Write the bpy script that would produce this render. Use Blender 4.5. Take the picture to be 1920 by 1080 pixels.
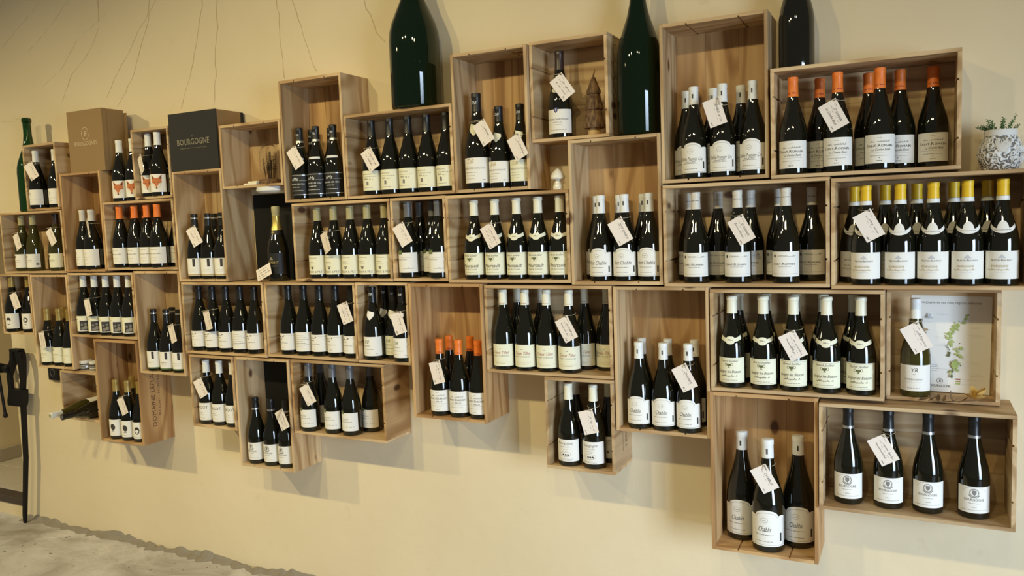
import bpy, bmesh, math, random
from mathutils import Vector, Matrix
random.seed(7)
S = bpy.context.scene
for o in list(bpy.data.objects): bpy.data.objects.remove(o)
COL = S.collection
PI = math.pi
R = math.radians

# ------------------------------------------------------------------ camera
CAM = (0.8873, -2.7448, 1.6757)
yaw, pitch, roll = 0.46946, -0.08558, -0.03698
fw = Vector((-math.sin(yaw)*math.cos(pitch), math.cos(yaw)*math.cos(pitch), math.sin(pitch)))
rt = Vector((math.cos(yaw), math.sin(yaw), 0)); up = rt.cross(fw)
r2 = math.cos(roll)*rt + math.sin(roll)*up; u2 = -math.sin(roll)*rt + math.cos(roll)*up
cd = bpy.data.cameras.new('camera'); cam = bpy.data.objects.new('camera', cd); COL.objects.link(cam)
m = Matrix((r2, u2, -fw)).transposed().to_4x4(); m.translation = CAM; cam.matrix_world = m
cd.sensor_width = 36; cd.lens = 1486.07/1920*36; cd.clip_start = .05
S.camera = cam

# ------------------------------------------------------------------ world, lamps, exposure
W = bpy.data.worlds.new('world'); S.world = W; W.use_nodes = True
W.node_tree.nodes['Background'].inputs[0].default_value = (1.0, .92, .80, 1)
W.node_tree.nodes['Background'].inputs[1].default_value = .115
def lamp(name, kind, loc, target, energy, color, **kw):
    d = bpy.data.lights.new(name, kind); d.energy = energy; d.color = color
    for k, v in kw.items(): setattr(d, k, v)
    o = bpy.data.objects.new(name, d); COL.objects.link(o); o.location = loc
    o.rotation_euler = (Vector(target)-Vector(loc)).to_track_quat('-Z', 'Y').to_euler()
    return o
WARM = (1.0, .85, .46)
for i, (x, tx, tz, e, sz) in enumerate(((-4.5, -3.1, -.1, 290, 93), (-1.82, -1.9, .45, 114, 104), (-1.08, -1.0, .65, 112, 106), (.50, .40, 1.6, 50, 116), (1.0, .70, 1.7, 28, 116))):
    lamp('ceiling_spot', 'SPOT', (x, -2.86, 3.27), (tx, 0, tz), e, WARM, spot_size=R(sz), spot_blend=1.0, shadow_soft_size=.055)
lamp('window_daylight', 'AREA', (3.7, -2.9, 1.15), (.1, -.1, .36), 36, (.64, .80, 1.0), shape='RECTANGLE', size=1.3, size_y=2.1, spread=R(67))
S.view_settings.view_transform = 'Standard'; S.view_settings.look = 'None'
S.view_settings.gamma = 1; S.view_settings.use_curve_mapping = False
S.view_settings.exposure = 0.0

# ------------------------------------------------------------------ materials
MATS = {}
def srgb(c):
    return tuple(((v/255)/12.92 if v/255 <= .04045 else ((v/255+.055)/1.055)**2.4) for v in c)
def mat(name, rgb, rough=.6, metal=0, **kw):
    if name in MATS: return MATS[name]
    m = bpy.data.materials.new(name); m.use_nodes = True; b = m.node_tree.nodes['Principled BSDF']
    b.inputs['Base Color'].default_value = (*srgb(rgb), 1); b.inputs['Roughness'].default_value = rough; b.inputs['Metallic'].default_value = metal
    for k, v in kw.items(): b.inputs[k].default_value = v
    MATS[name] = m
    return m
class NT:
    def __init__(s, m): s.t = m.node_tree; s.b = s.t.nodes['Principled BSDF']
    def n(s, typ, **kw):
        x = s.t.nodes.new(typ)
        for k, v in kw.items():
            if hasattr(x, k) and not k[0].isupper(): setattr(x, k, v)
            else: x.inputs[k].default_value = v
        return x
    def l(s, a, b): s.t.links.new(a, b)
    def ramp(s, fac, stops):
        r = s.n('ShaderNodeValToRGB'); e = r.color_ramp.elements
        while len(e) < len(stops): e.new(.5)
        for el, (p, c) in zip(e, stops): el.position = p; el.color = (*c, 1)
        s.l(fac, r.inputs[0]); return r.outputs[0]
    def mix(s, fac, a, b, blend='MIX'):
        x = s.n('ShaderNodeMix', data_type='RGBA', blend_type=blend)
        for sock, v in ((0, fac), (6, a), (7, b)):
            if hasattr(v, 'is_linked'): s.l(v, x.inputs[sock])
            elif isinstance(v, tuple): x.inputs[sock].default_value = (*v, 1)
            else: x.inputs[sock].default_value = v
        return x.outputs[2]
    def bump(s, h, strength, dist):
        x = s.n('ShaderNodeBump', Strength=strength, Distance=dist); s.l(h, x.inputs['Height']); s.l(x.outputs[0], s.b.inputs['Normal'])

def wood(name, axis, lo, hi):
    m = mat(name, (200, 170, 120), .62); k = NT(m)
    tc = k.n('ShaderNodeTexCoord'); oi = k.n('ShaderNodeObjectInfo')
    mul = k.n('ShaderNodeVectorMath', operation='MULTIPLY_ADD'); k.l(oi.outputs['Random'], mul.inputs[0]); mul.inputs[1].default_value = (13, 7, 19); k.l(tc.outputs['Object'], mul.inputs[2])
    mp = k.n('ShaderNodeMapping'); k.l(mul.outputs[0], mp.inputs[0])
    sc = {'x': (1.2, 22, 22), 'z': (22, 22, 1.2), 'y': (22, 1.2, 22)}[axis]
    mp.inputs['Scale'].default_value = sc
    n1 = k.n('ShaderNodeTexNoise', Scale=1.0, Detail=3.0, Roughness=.55); k.l(mp.outputs[0], n1.inputs['Vector'])
    mp2 = k.n('ShaderNodeMapping'); k.l(mul.outputs[0], mp2.inputs[0]); mp2.inputs['Scale'].default_value = tuple(v/5 if v > 2 else v*.8 for v in sc)
    wv = k.n('ShaderNodeTexNoise', Scale=1.0, Detail=1.0); k.l(mp2.outputs[0], wv.inputs['Vector'])
    ml = k.n('ShaderNodeMath', operation='MULTIPLY'); k.l(wv.outputs[0], ml.inputs[0]); ml.inputs[1].default_value = 16
    sn = k.n('ShaderNodeMath', operation='SINE'); 
    ml2 = k.n('ShaderNodeMath', operation='MULTIPLY'); k.l(ml.outputs[0], ml2.inputs[0]); ml2.inputs[1].default_value = 3.2
    k.l(ml2.outputs[0], sn.inputs[0])
    c1 = k.ramp(n1.outputs[0], [(.3, srgb(lo)), (.68, srgb(hi))])
    rg = k.ramp(sn.outputs[0], [(.25, (1, 1, 1)), (.97, (.66, .56, .44))])
    c2 = k.mix(.85, c1, rg, 'MULTIPLY')
    # knots
    mp3 = k.n('ShaderNodeMapping'); k.l(mul.outputs[0], mp3.inputs[0]); mp3.inputs['Scale'].default_value = tuple(4.2 if v < 2 else 7.5 for v in sc)
    vo = k.n('ShaderNodeTexVoronoi', Scale=1.0, Randomness=1.0); k.l(mp3.outputs[0], vo.inputs['Vector'])
    kn = k.ramp(vo.outputs['Distance'], [(.075, (1, 1, 1)), (.13, (0, 0, 0))])
    c3 = k.mix(kn, c2, srgb((96, 62, 36)))
    hs = k.n('ShaderNodeHueSaturation'); k.l(c3, hs.inputs['Color'])
    mr = k.n('ShaderNodeMapRange'); k.l(oi.outputs['Random'], mr.inputs[0]); mr.inputs[3].default_value = .84; mr.inputs[4].default_value = 1.1
    k.l(mr.outputs[0], hs.inputs['Value']); k.l(hs.outputs[0], k.b.inputs['Base Color'])
    k.bump(n1.outputs[0], .25, .002)
    return m
PINE_LO, PINE_HI = (180, 147, 104), (216, 187, 143)
HON_LO, HON_HI = (168, 127, 82), (208, 169, 116)
for ax in 'xyz':
    wood('pine_'+ax, ax, PINE_LO, PINE_HI); wood('honey_'+ax, ax, HON_LO, HON_HI)

def wall_mat():
    m = mat('cream_plaster', (223, 206, 172), .85); k = NT(m)
    tc = k.n('ShaderNodeTexCoord')
    n1 = k.n('ShaderNodeTexNoise', Scale=1.3, Detail=4.0); k.l(tc.outputs['Object'], n1.inputs['Vector'])
    c = k.ramp(n1.outputs[0], [(.3, srgb((220, 203, 168))), (.7, srgb((228, 212, 178)))])
    n2 = k.n('ShaderNodeTexNoise', Scale=9.0, Detail=6.0); k.l(tc.outputs['Object'], n2.inputs['Vector'])
    sp = k.ramp(n2.outputs[0], [(.66, (0, 0, 0)), (.74, (1, 1, 1))])
    c = k.mix(.15, c, k.mix(sp, c, srgb((178, 150, 108))))
    k.l(c, k.b.inputs['Base Color'])
    n3 = k.n('ShaderNodeTexNoise', Scale=14.0, Detail=5.0); k.l(tc.outputs['Object'], n3.inputs['Vector'])
    k.bump(n3.outputs[0], .18, .012)
wall_mat()
def floor_mat():
    m = mat('rough_concrete', (150, 142, 130), .8); k = NT(m)
    tc = k.n('ShaderNodeTexCoord')
    n1 = k.n('ShaderNodeTexNoise', Scale=2.2, Detail=8.0, Roughness=.65, Distortion=.6); k.l(tc.outputs['Object'], n1.inputs['Vector'])
    c = k.ramp(n1.outputs[0], [(.30, srgb((146, 138, 128))), (.5, srgb((192, 188, 184))), (.7, srgb((218, 216, 214)))])
    n2 = k.n('ShaderNodeTexNoise', Scale=40.0, Detail=3.0); k.l(tc.outputs['Object'], n2.inputs['Vector'])
    sp = k.ramp(n2.outputs[0], [(.68, (0, 0, 0)), (.74, (1, 1, 1))])
    c = k.mix(sp, c, srgb((84, 76, 66)))
    k.l(c, k.b.inputs['Base Color']); k.bump(n1.outputs[0], .6, .03)
floor_mat()
mat('black_glass', (20, 20, 11), .04, **{'Specular IOR Level': .8})
mat('olive_glass', (58, 54, 18), .04, **{'Specular IOR Level': .8})
mat('dark_green_glass', (12, 34, 14), .03, **{'Transmission Weight': .4, 'IOR': 1.5}); mat('green_glass', (30, 78, 30), .03, **{'Transmission Weight': .7, 'IOR': 1.5}); mat('panel_black', (9, 9, 9), .8)
mat('paper', (236, 232, 222), .7); mat('cream_paper', (234, 230, 202), .7); mat('black_paper', (16, 16, 17), .55)
mat('ink', (58, 54, 52), .7); mat('grey_ink', (128, 124, 120), .7); mat('gold_ink', (176, 152, 92), .5); mat('red_ink', (150, 48, 52), .7)
mat('green_tab', (92, 112, 66), .7); mat('olive_ink', (98, 104, 62), .7); mat('white_ink', (225, 225, 225), .6); mat('blue_ink', (52, 58, 120), .6)
mat('fox_orange', (196, 112, 60), .7); mat('fox_white', (226, 214, 196), .7); mat('map_green', (168, 182, 104), .7); mat('map_brown', (176, 140, 80), .7); mat('pale_grey_ink', (196, 196, 198), .7)
mat('cap_white', (232, 232, 226), .45); mat('cap_cream', (234, 230, 208), .45); mat('cap_orange', (236, 124, 44), .42); mat('cap_yellow', (232, 190, 40), .38)
mat('cap_black', (26, 26, 26), .35); mat('cap_grey', (104, 104, 106), .4, .2); mat('cap_gold', (176, 152, 88), .4, .4); mat('silver', (190, 190, 188), .3, .8); mat('foil_gold', (214, 192, 108), .3, .75)
mat('cap_olive', (170, 160, 116), .45); mat('cap_offwhite', (214, 208, 194), .45); mat('cap_brown', (52, 36, 32), .35)
mat('tag_card', (238, 226, 214), .75); mat('twine', (168, 154, 126), .9)
mat('kraft', (146, 117, 76), .75); mat('black_card', (19, 18, 17), .65); mat('pale_print', (206, 186, 146), .6); mat('dim_print', (140, 132, 112), .6)
mat('iron', (30, 28, 27), .55, .6); mat('ceramic', (232, 226, 208), .15); mat('cut_wood', (206, 172, 118), .6)
mat('stone_light', (216, 214, 208), .75); mat('leaf', (92, 128, 74), .55); mat('leaf_dark', (66, 98, 54), .55)
mat('clear_glass', (255, 255, 255), .0, **{'Transmission Weight': 1.0, 'IOR': 1.2}); mat('moss', (96, 108, 80), .9); mat('white_plastic', (226, 226, 226), .4)
mat('petal', (206, 164, 84), .7); mat('dry_leaf', (110, 84, 52), .8); mat('tile', (196, 188, 174), .35); mat('skirting_tile', (178, 168, 150), .4); mat('dark_threshold', (70, 60, 52), .6)
mat('crack_line', (194, 171, 134), .9); mat('burnt_ink', (104, 68, 42), .8); mat('cement', (142, 134, 120), .95); mat('socket_black', (22, 22, 22), .4)

def bark_mat():
    m = mat('bark', (112, 86, 58), .85); k = NT(m); tc = k.n('ShaderNodeTexCoord'); mp = k.n('ShaderNodeMapping'); k.l(tc.outputs['Object'], mp.inputs[0]); mp.inputs['Scale'].default_value = (1, 1, .35)
    n = k.n('ShaderNodeTexNoise', Scale=110.0, Detail=4.0); k.l(mp.outputs[0], n.inputs['Vector'])
    k.l(k.ramp(n.outputs[0], [(.35, srgb((78, 56, 36))), (.65, srgb((136, 106, 72)))]), k.b.inputs['Base Color']); k.bump(n.outputs[0], .9, .004)
bark_mat()
def pot_mat():
    m = mat('stone_wash', (170, 168, 164), .8); k = NT(m); tc = k.n('ShaderNodeTexCoord')
    wv = k.n('ShaderNodeTexWave', wave_type='RINGS', Scale=26.0, Distortion=14.0, Detail=2.0); wv.inputs['Detail Scale'].default_value = 1.6; k.l(tc.outputs['Object'], wv.inputs['Vector'])
    k.l(k.ramp(wv.outputs['Fac'], [(.15, srgb((112, 108, 102))), (.5, srgb((206, 204, 200))), (.9, srgb((232, 232, 230)))]), k.b.inputs['Base Color']); k.bump(wv.outputs['Fac'], .9, .004)
pot_mat()

# ------------------------------------------------------------------ builders
def mesh(name, verts, faces, mats, fm=None, smooth=False):
    me = bpy.data.meshes.new(name); me.from_pydata([tuple(v) for v in verts], [], faces)
    for m in mats: me.materials.append(MATS[m])
    if fm: me.polygons.foreach_set('material_index', fm)
    if smooth: me.polygons.foreach_set('use_smooth', [True]*len(me.polygons))
    me.update(); return me
def obj(name, me, parent=None, loc=(0, 0, 0), rot=(0, 0, 0)):
    o = bpy.data.objects.new(name, me); COL.objects.link(o); o.location = loc; o.rotation_euler = rot
    if parent: o.parent = parent
    return o
def thing(name, label, cat, loc=(0, 0, 0), rot=(0, 0, 0), group=None, me=None):
    o = obj(name, me, None, loc, rot); o['label'] = label; o['category'] = cat
    if group: o['group'] = group
    return o
def struct(name, me, loc=(0, 0, 0)):
    o = obj(name, me, None, loc); o['kind'] = 'structure'; return o
class MB:
    def __init__(s): s.v = []; s.f = []; s.m = []
    def add(s, vs, fs, mi=0):
        b = len(s.v); s.v += [tuple(v) for v in vs]; s.f += [tuple(i+b for i in f) for f in fs]; s.m += [mi]*len(fs)
    def box(s, x0, x1, y0, y1, z0, z1, mi=0, bev=0):
        if bev:
            b = bev; vs = []; fs = []
            # chamfered box: 24 verts
            bm = bmesh.new(); bmesh.ops.create_cube(bm, size=1)
            for v in bm.verts: v.co = Vector(((x0+x1)/2+v.co.x*(x1-x0), (y0+y1)/2+v.co.y*(y1-y0), (z0+z1)/2+v.co.z*(z1-z0)))
            bmesh.ops.bevel(bm, geom=bm.edges[:], offset=b, segments=1, affect='EDGES', profile=.5)
            bm.verts.index_update(); s.add([v.co[:] for v in bm.verts], [[v.index for v in f.verts] for f in bm.faces], mi); bm.free(); return s
        vs = [(x, y, z) for x in (x0, x1) for y in (y0, y1) for z in (z0, z1)]
        s.add(vs, [(0, 1, 3, 2), (4, 6, 7, 5), (0, 4, 5, 1), (2, 3, 7, 6), (0, 2, 6, 4), (1, 5, 7, 3)], mi); return s
    def lathe(s, prof, seg=24, mi=0, cap=True, cx=0, cy=0):
        n = len(prof); vs = []; fs = []
        for z, r in prof:
            for k in range(seg): a = 2*PI*k/seg; vs.append((cx+r*math.cos(a), cy+r*math.sin(a), z))
        for i in range(n-1):
            for k in range(seg): k2 = (k+1) % seg; fs.append((i*seg+k, i*seg+k2, (i+1)*seg+k2, (i+1)*seg+k))
        if cap: fs.append(tuple(range(seg-1, -1, -1))); fs.append(tuple((n-1)*seg+k for k in range(seg)))
        s.add(vs, fs, mi); return s
    def tube(s, pts, rad, seg=6, mi=0, closed=False):
        pts = [Vector(p) for p in pts]; n = len(pts); vs = []; fs = []
        rs = rad if isinstance(rad, (list, tuple)) else [rad]*n
        prev = None
        for i, p in enumerate(pts):
            a = pts[i-1] if (i > 0 or closed) else pts[i]; b = pts[(i+1) % n] if (i < n-1 or closed) else pts[i]
            t = (b-a).normalized()
            if prev is None: q = t.orthogonal().normalized()
            else:
                q = prev-t*prev.dot(t); q = q.normalized() if q.length > 1e-6 else t.orthogonal().normalized()
            prev = q; w = t.cross(q)
            for k in range(seg): a2 = 2*PI*k/seg; vs.append(p+rs[i]*(q*math.cos(a2)+w*math.sin(a2)))
        for i in range(n if closed else n-1):
            j = (i+1) % n
            for k in range(seg): k2 = (k+1) % seg; fs.append((i*seg+k, i*seg+k2, j*seg+k2, j*seg+k))
        if not closed: fs.append(tuple(range(seg-1, -1, -1))); fs.append(tuple((n-1)*seg+k for k in range(seg)))
        s.add(vs, fs, mi); return s
    def prism(s, pts, y0, y1, mi=0):      # polygon in xz extruded along y
        n = len(pts); vs = [(x, y0, z) for x, z in pts]+[(x, y1, z) for x, z in pts]
        s.add(vs, [tuple(range(n)), tuple(range(2*n-1, n-1, -1))]+[(i, i+n, (i+1) % n+n, (i+1) % n) for i in range(n)], mi); return s
    def done(s, name, mats, smooth=False):
        me = mesh(name, s.v, s.f, mats if isinstance(mats, (list, tuple)) else [mats], s.m, smooth)
        bm = bmesh.new(); bm.from_mesh(me); bmesh.ops.recalc_face_normals(bm, faces=bm.faces[:]); bm.to_mesh(me); bm.free()
        if smooth: me.set_sharp_from_angle(angle=R(40))
        return me

# flat print: coordinates (s, t) in metres, later bent onto a cylinder or left flat
TXT = {}
def text_geo(body, shear):
    k = (body, shear)
    if k not in TXT:
        cu = bpy.data.curves.new('t', 'FONT'); cu.body = body; cu.size = 1; cu.resolution_u = 2; cu.align_x = 'CENTER'; cu.shear = shear
        ob = bpy.data.objects.new('t', cu); me = bpy.data.meshes.new_from_object(ob)
        TXT[k] = ([(v.co.x, v.co.y) for v in me.vertices], [tuple(p.vertices) for p in me.polygons])
        bpy.data.objects.remove(ob); bpy.data.meshes.remove(me); bpy.data.curves.remove(cu)
    return TXT[k]
class Print:
    def __init__(s): s.v = []; s.f = []; s.m = []; s.mats = []; s.z = []; s.lay = 0
    def mi(s, m):
        if m not in s.mats: s.mats.append(m)
        return s.mats.index(m)
    def add(s, vs, fs, m):
        b = len(s.v); s.v += vs; s.f += [tuple(i+b for i in f) for f in fs]; s.m += [s.mi(m)]*len(fs); s.z += [s.lay]*len(vs)
        if len(fs) and max(v[0] for v in vs)-min(v[0] for v in vs) > .0055 and max(v[1] for v in vs)-min(v[1] for v in vs) > .0055 and len(fs) < 14: s.lay += .00012   # later ink prints over larger areas
        return s
    def txt(s, body, x, y, h, m='ink', shear=0, sx=1, w=None, rot=0):
        vs, fs = text_geo(body, shear)
        if not vs: return s
        k = h/.69
        if w: xs = [v[0] for v in vs]; sx = w/((max(xs)-min(xs))*k)
        c, n = math.cos(rot), math.sin(rot)
        return s.add([(x+c*a*k*sx-n*b*k, y+n*a*k*sx+c*b*k) for a, b in vs], fs, m)
    def bar(s, x0, x1, y0, y1, m='ink'):
        n = max(1, int(abs(x1-x0)/.005)); vs = []; fs = []
        for i in range(n+1): x = x0+(x1-x0)*i/n; vs += [(x, y0), (x, y1)]
        for i in range(n): fs.append((2*i, 2*i+2, 2*i+3, 2*i+1))
        return s.add(vs, fs, m)
    def line(s, pts, w, m='ink'):
        for (x0, y0), (x1, y1) in zip(pts, pts[1:]):
            d = math.hypot(x1-x0, y1-y0) or 1; nx, ny = -(y1-y0)/d*w/2, (x1-x0)/d*w/2
            s.add([(x0+nx, y0+ny), (x1+nx, y1+ny), (x1-nx, y1-ny), (x0-nx, y0-ny)], [(3, 2, 1, 0)], m)
        return s
    def scr(s, x0, x1, y, h, m='grey_ink', w=.0006, step=None, seed=0):   # unreadable line of print or handwriting
        rg = random.Random(int((x0*7919+y*104729+seed)*1e5)); x = x0
        if h < .0042 and step is None:          # small print: word-length dashes
            while x < x1:
                L = min(rg.uniform(1.2, 3.4)*h, x1-x); s.bar(x, x+L, y+h*.15, y+h*.62, m); x += L+h*.55
            return s
        step = step or h*.30; pts = []; up = 0
        while x < x1:
            if rg.random() < .07 and len(pts) > 3:
                s.line(pts, w, m); pts = []; x += step*2.0; continue
            pts.append((x+.18*h*up, y+(h*(.42+(.55 if rg.random() < .25 else .12*rg.random())) if up else h*.06*rg.random()-(h*.3 if rg.random() < .08 else 0)))); up = 1-up; x += step*(.55+.7*rg.random())
        if len(pts) > 1: s.line(pts, w, m)
        return s
    def caps(s, body, x, y, h, m='ink', w=.07):       # small capitals with larger initials
        runs = []; cur = 0; big = True
        for ch in body:
            vs, fs = text_geo(ch, 0); xs = [v[0] for v in vs]; k = 1.28 if big else 1.0
            runs.append((ch, cur-min(xs)*k, k)); cur += (max(xs)-min(xs))*k+.10; big = ch in '- '
        f = w/cur; hh = h/.69
        for ch, off, k in runs:
            vs, fs = text_geo(ch, 0); s.add([(x-w/2+(off+a*k)*f, y+b*k*hh) for a, b in vs], fs, m)
        return s
    def ell(s, x, y, rx, ry, m='ink', n=16, rot=0):
        c, q = math.cos(rot), math.sin(rot); p = [(rx*math.cos(2*PI*i/n), ry*math.sin(2*PI*i/n)) for i in range(n)]
        return s.add([(x+c*a-q*b, y+q*a+c*b) for a, b in p], [tuple(range(n))], m)
    def ring(s, x, y, rx, ry, w, m='ink', n=20, a0=0, a1=2*PI):
        return s.line([(x+rx*math.cos(a0+(a1-a0)*i/n), y+ry*math.sin(a0+(a1-a0)*i/n)) for i in range(n+1)], w, m)
    def poly(s, pts, m='ink'): return s.add(list(pts), [tuple(range(len(pts)))], m)
    def bent(s, name, rad, z0):
        me = mesh(name, [(a, b, z) for (a, b), z in zip(s.v, s.z)], s.f, s.mats, s.m); bm = bmesh.new(); bm.from_mesh(me)
        big = [f for f in bm.faces if max(v.co.x for v in f.verts)-min(v.co.x for v in f.verts) > .0055]
        if big:
            bmesh.ops.triangulate(bm, faces=big)
            for k in range(-10, 11):
                gm = [f for f in bm.faces if min(v.co.x for v in f.verts) < k*.005-1e-5 and max(v.co.x for v in f.verts) > k*.005+1e-5 and max(v.co.x for v in f.verts)-min(v.co.x for v in f.verts) > .0055]
                if gm: bmesh.ops.bisect_plane(bm, geom=gm+list({e for f in gm for e in f.edges})+list({v for f in gm for v in f.verts}), plane_co=(k*.005, 0, 0), plane_no=(1, 0, 0))
        for v in bm.verts: a, b, q = v.co; v.co = ((rad+q)*math.sin(a/rad), -(rad+q)*math.cos(a/rad), z0+b)
        bm.to_mesh(me); bm.free(); return me
    def flat(s, name, off=0.0):
        return mesh(name, [(a, b, off) for a, b in s.v], s.f, s.mats, s.m)

# ------------------------------------------------------------------ measured positions (metres)
# crate: x0, x1, z0, z1, depth, groove direction
CR = {
1: (-3.218, -2.953, 1.814, 2.15, 0.18, 'V'),
2: (-3.462, -2.945, 1.49, 1.811, 0.18, 'V'),
3: (-2.938, -2.633, 1.497, 1.988, 0.18, 'H'),
4: (-2.63, -2.143, 1.504, 1.833, 0.178, 'V'),
5: (-2.394, -2.144, 1.836, 2.161, 0.176, 'V'),
6: (-2.135, -1.828, 1.449, 1.95, 0.178, 'H'),
7: (-1.826, -1.475, 1.857, 2.133, 0.176, 'H'),
8: (-1.467, -1.142, 1.783, 2.284, 0.18, 'H'),
9: (-1.139, -0.638, 1.783, 2.114, 0.18, 'V'),
10: (-1.437, -0.94, 1.451, 1.777, 0.177, 'V'),
11: (-0.936, -0.685, 1.453, 1.777, 0.177, 'V'),
12: (-0.682, -0.182, 1.448, 1.775, 0.179, 'V'),
13: (-0.179, 0.148, 1.442, 1.942, 0.178, 'H'),
14: (-0.635, -0.326, 1.783, 2.289, 0.179, 'H'),
15: (-0.323, -0.033, 1.946, 2.295, 0.16, 'V'),
16: (0.15, 0.489, 1.777, 2.287, 0.172, 'H'),
17: (0.497, 1.007, 1.772, 2.105, 0.183, 'V'),
18: (0.154, 0.665, 1.437, 1.77, 0.183, 'V'),
19: (0.669, 1.178, 1.432, 1.764, 0.183, 'V'),
20: (-3.523, -3.256, 1.162, 1.485, 0.178, 'V'),
21: (-3.251, -2.951, 0.992, 1.482, 0.178, 'H'),
22: (-2.948, -2.457, 1.165, 1.49, 0.176, 'V'),
23: (-2.773, -2.457, 0.642, 1.158, 0.184, 'H'),
24: (-3.071, -2.778, 0.729, 0.984, 0.178, 'V'),
25: (-2.452, -2.14, 1.004, 1.498, 0.176, 'H'),
26: (-2.125, -1.624, 1.116, 1.446, 0.18, 'V'),
27: (-1.62, -1.132, 1.121, 1.446, 0.176, 'V'),
28: (-1.128, -0.872, 1.119, 1.447, 0.178, 'V'),
29: (-2.105, -1.828, 0.773, 1.11, 0.183, 'V'),
30: (-1.823, -1.505, 0.615, 1.112, 0.18, 'H'),
31: (-1.496, -1.008, 0.792, 1.114, 0.177, 'V'),
32: (-0.864, -0.536, 0.916, 1.444, 0.186, 'H'),
33: (-0.532, -0.034, 1.112, 1.438, 0.178, 'V'),
34: (-0.294, -0.033, 0.774, 1.109, 0.186, 'V'),
35: (-0.028, 0.298, 0.934, 1.436, 0.179, 'H'),
36: (0.303, 0.815, 1.097, 1.429, 0.183, 'V'),
37: (0.818, 1.116, 1.087, 1.428, 0.105, 'V'),
38: (0.299, 0.63, 0.565, 1.094, 0.189, 'H'),
39: (0.634, 1.15, 0.751, 1.084, 0.2, 'V'),
}
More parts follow.
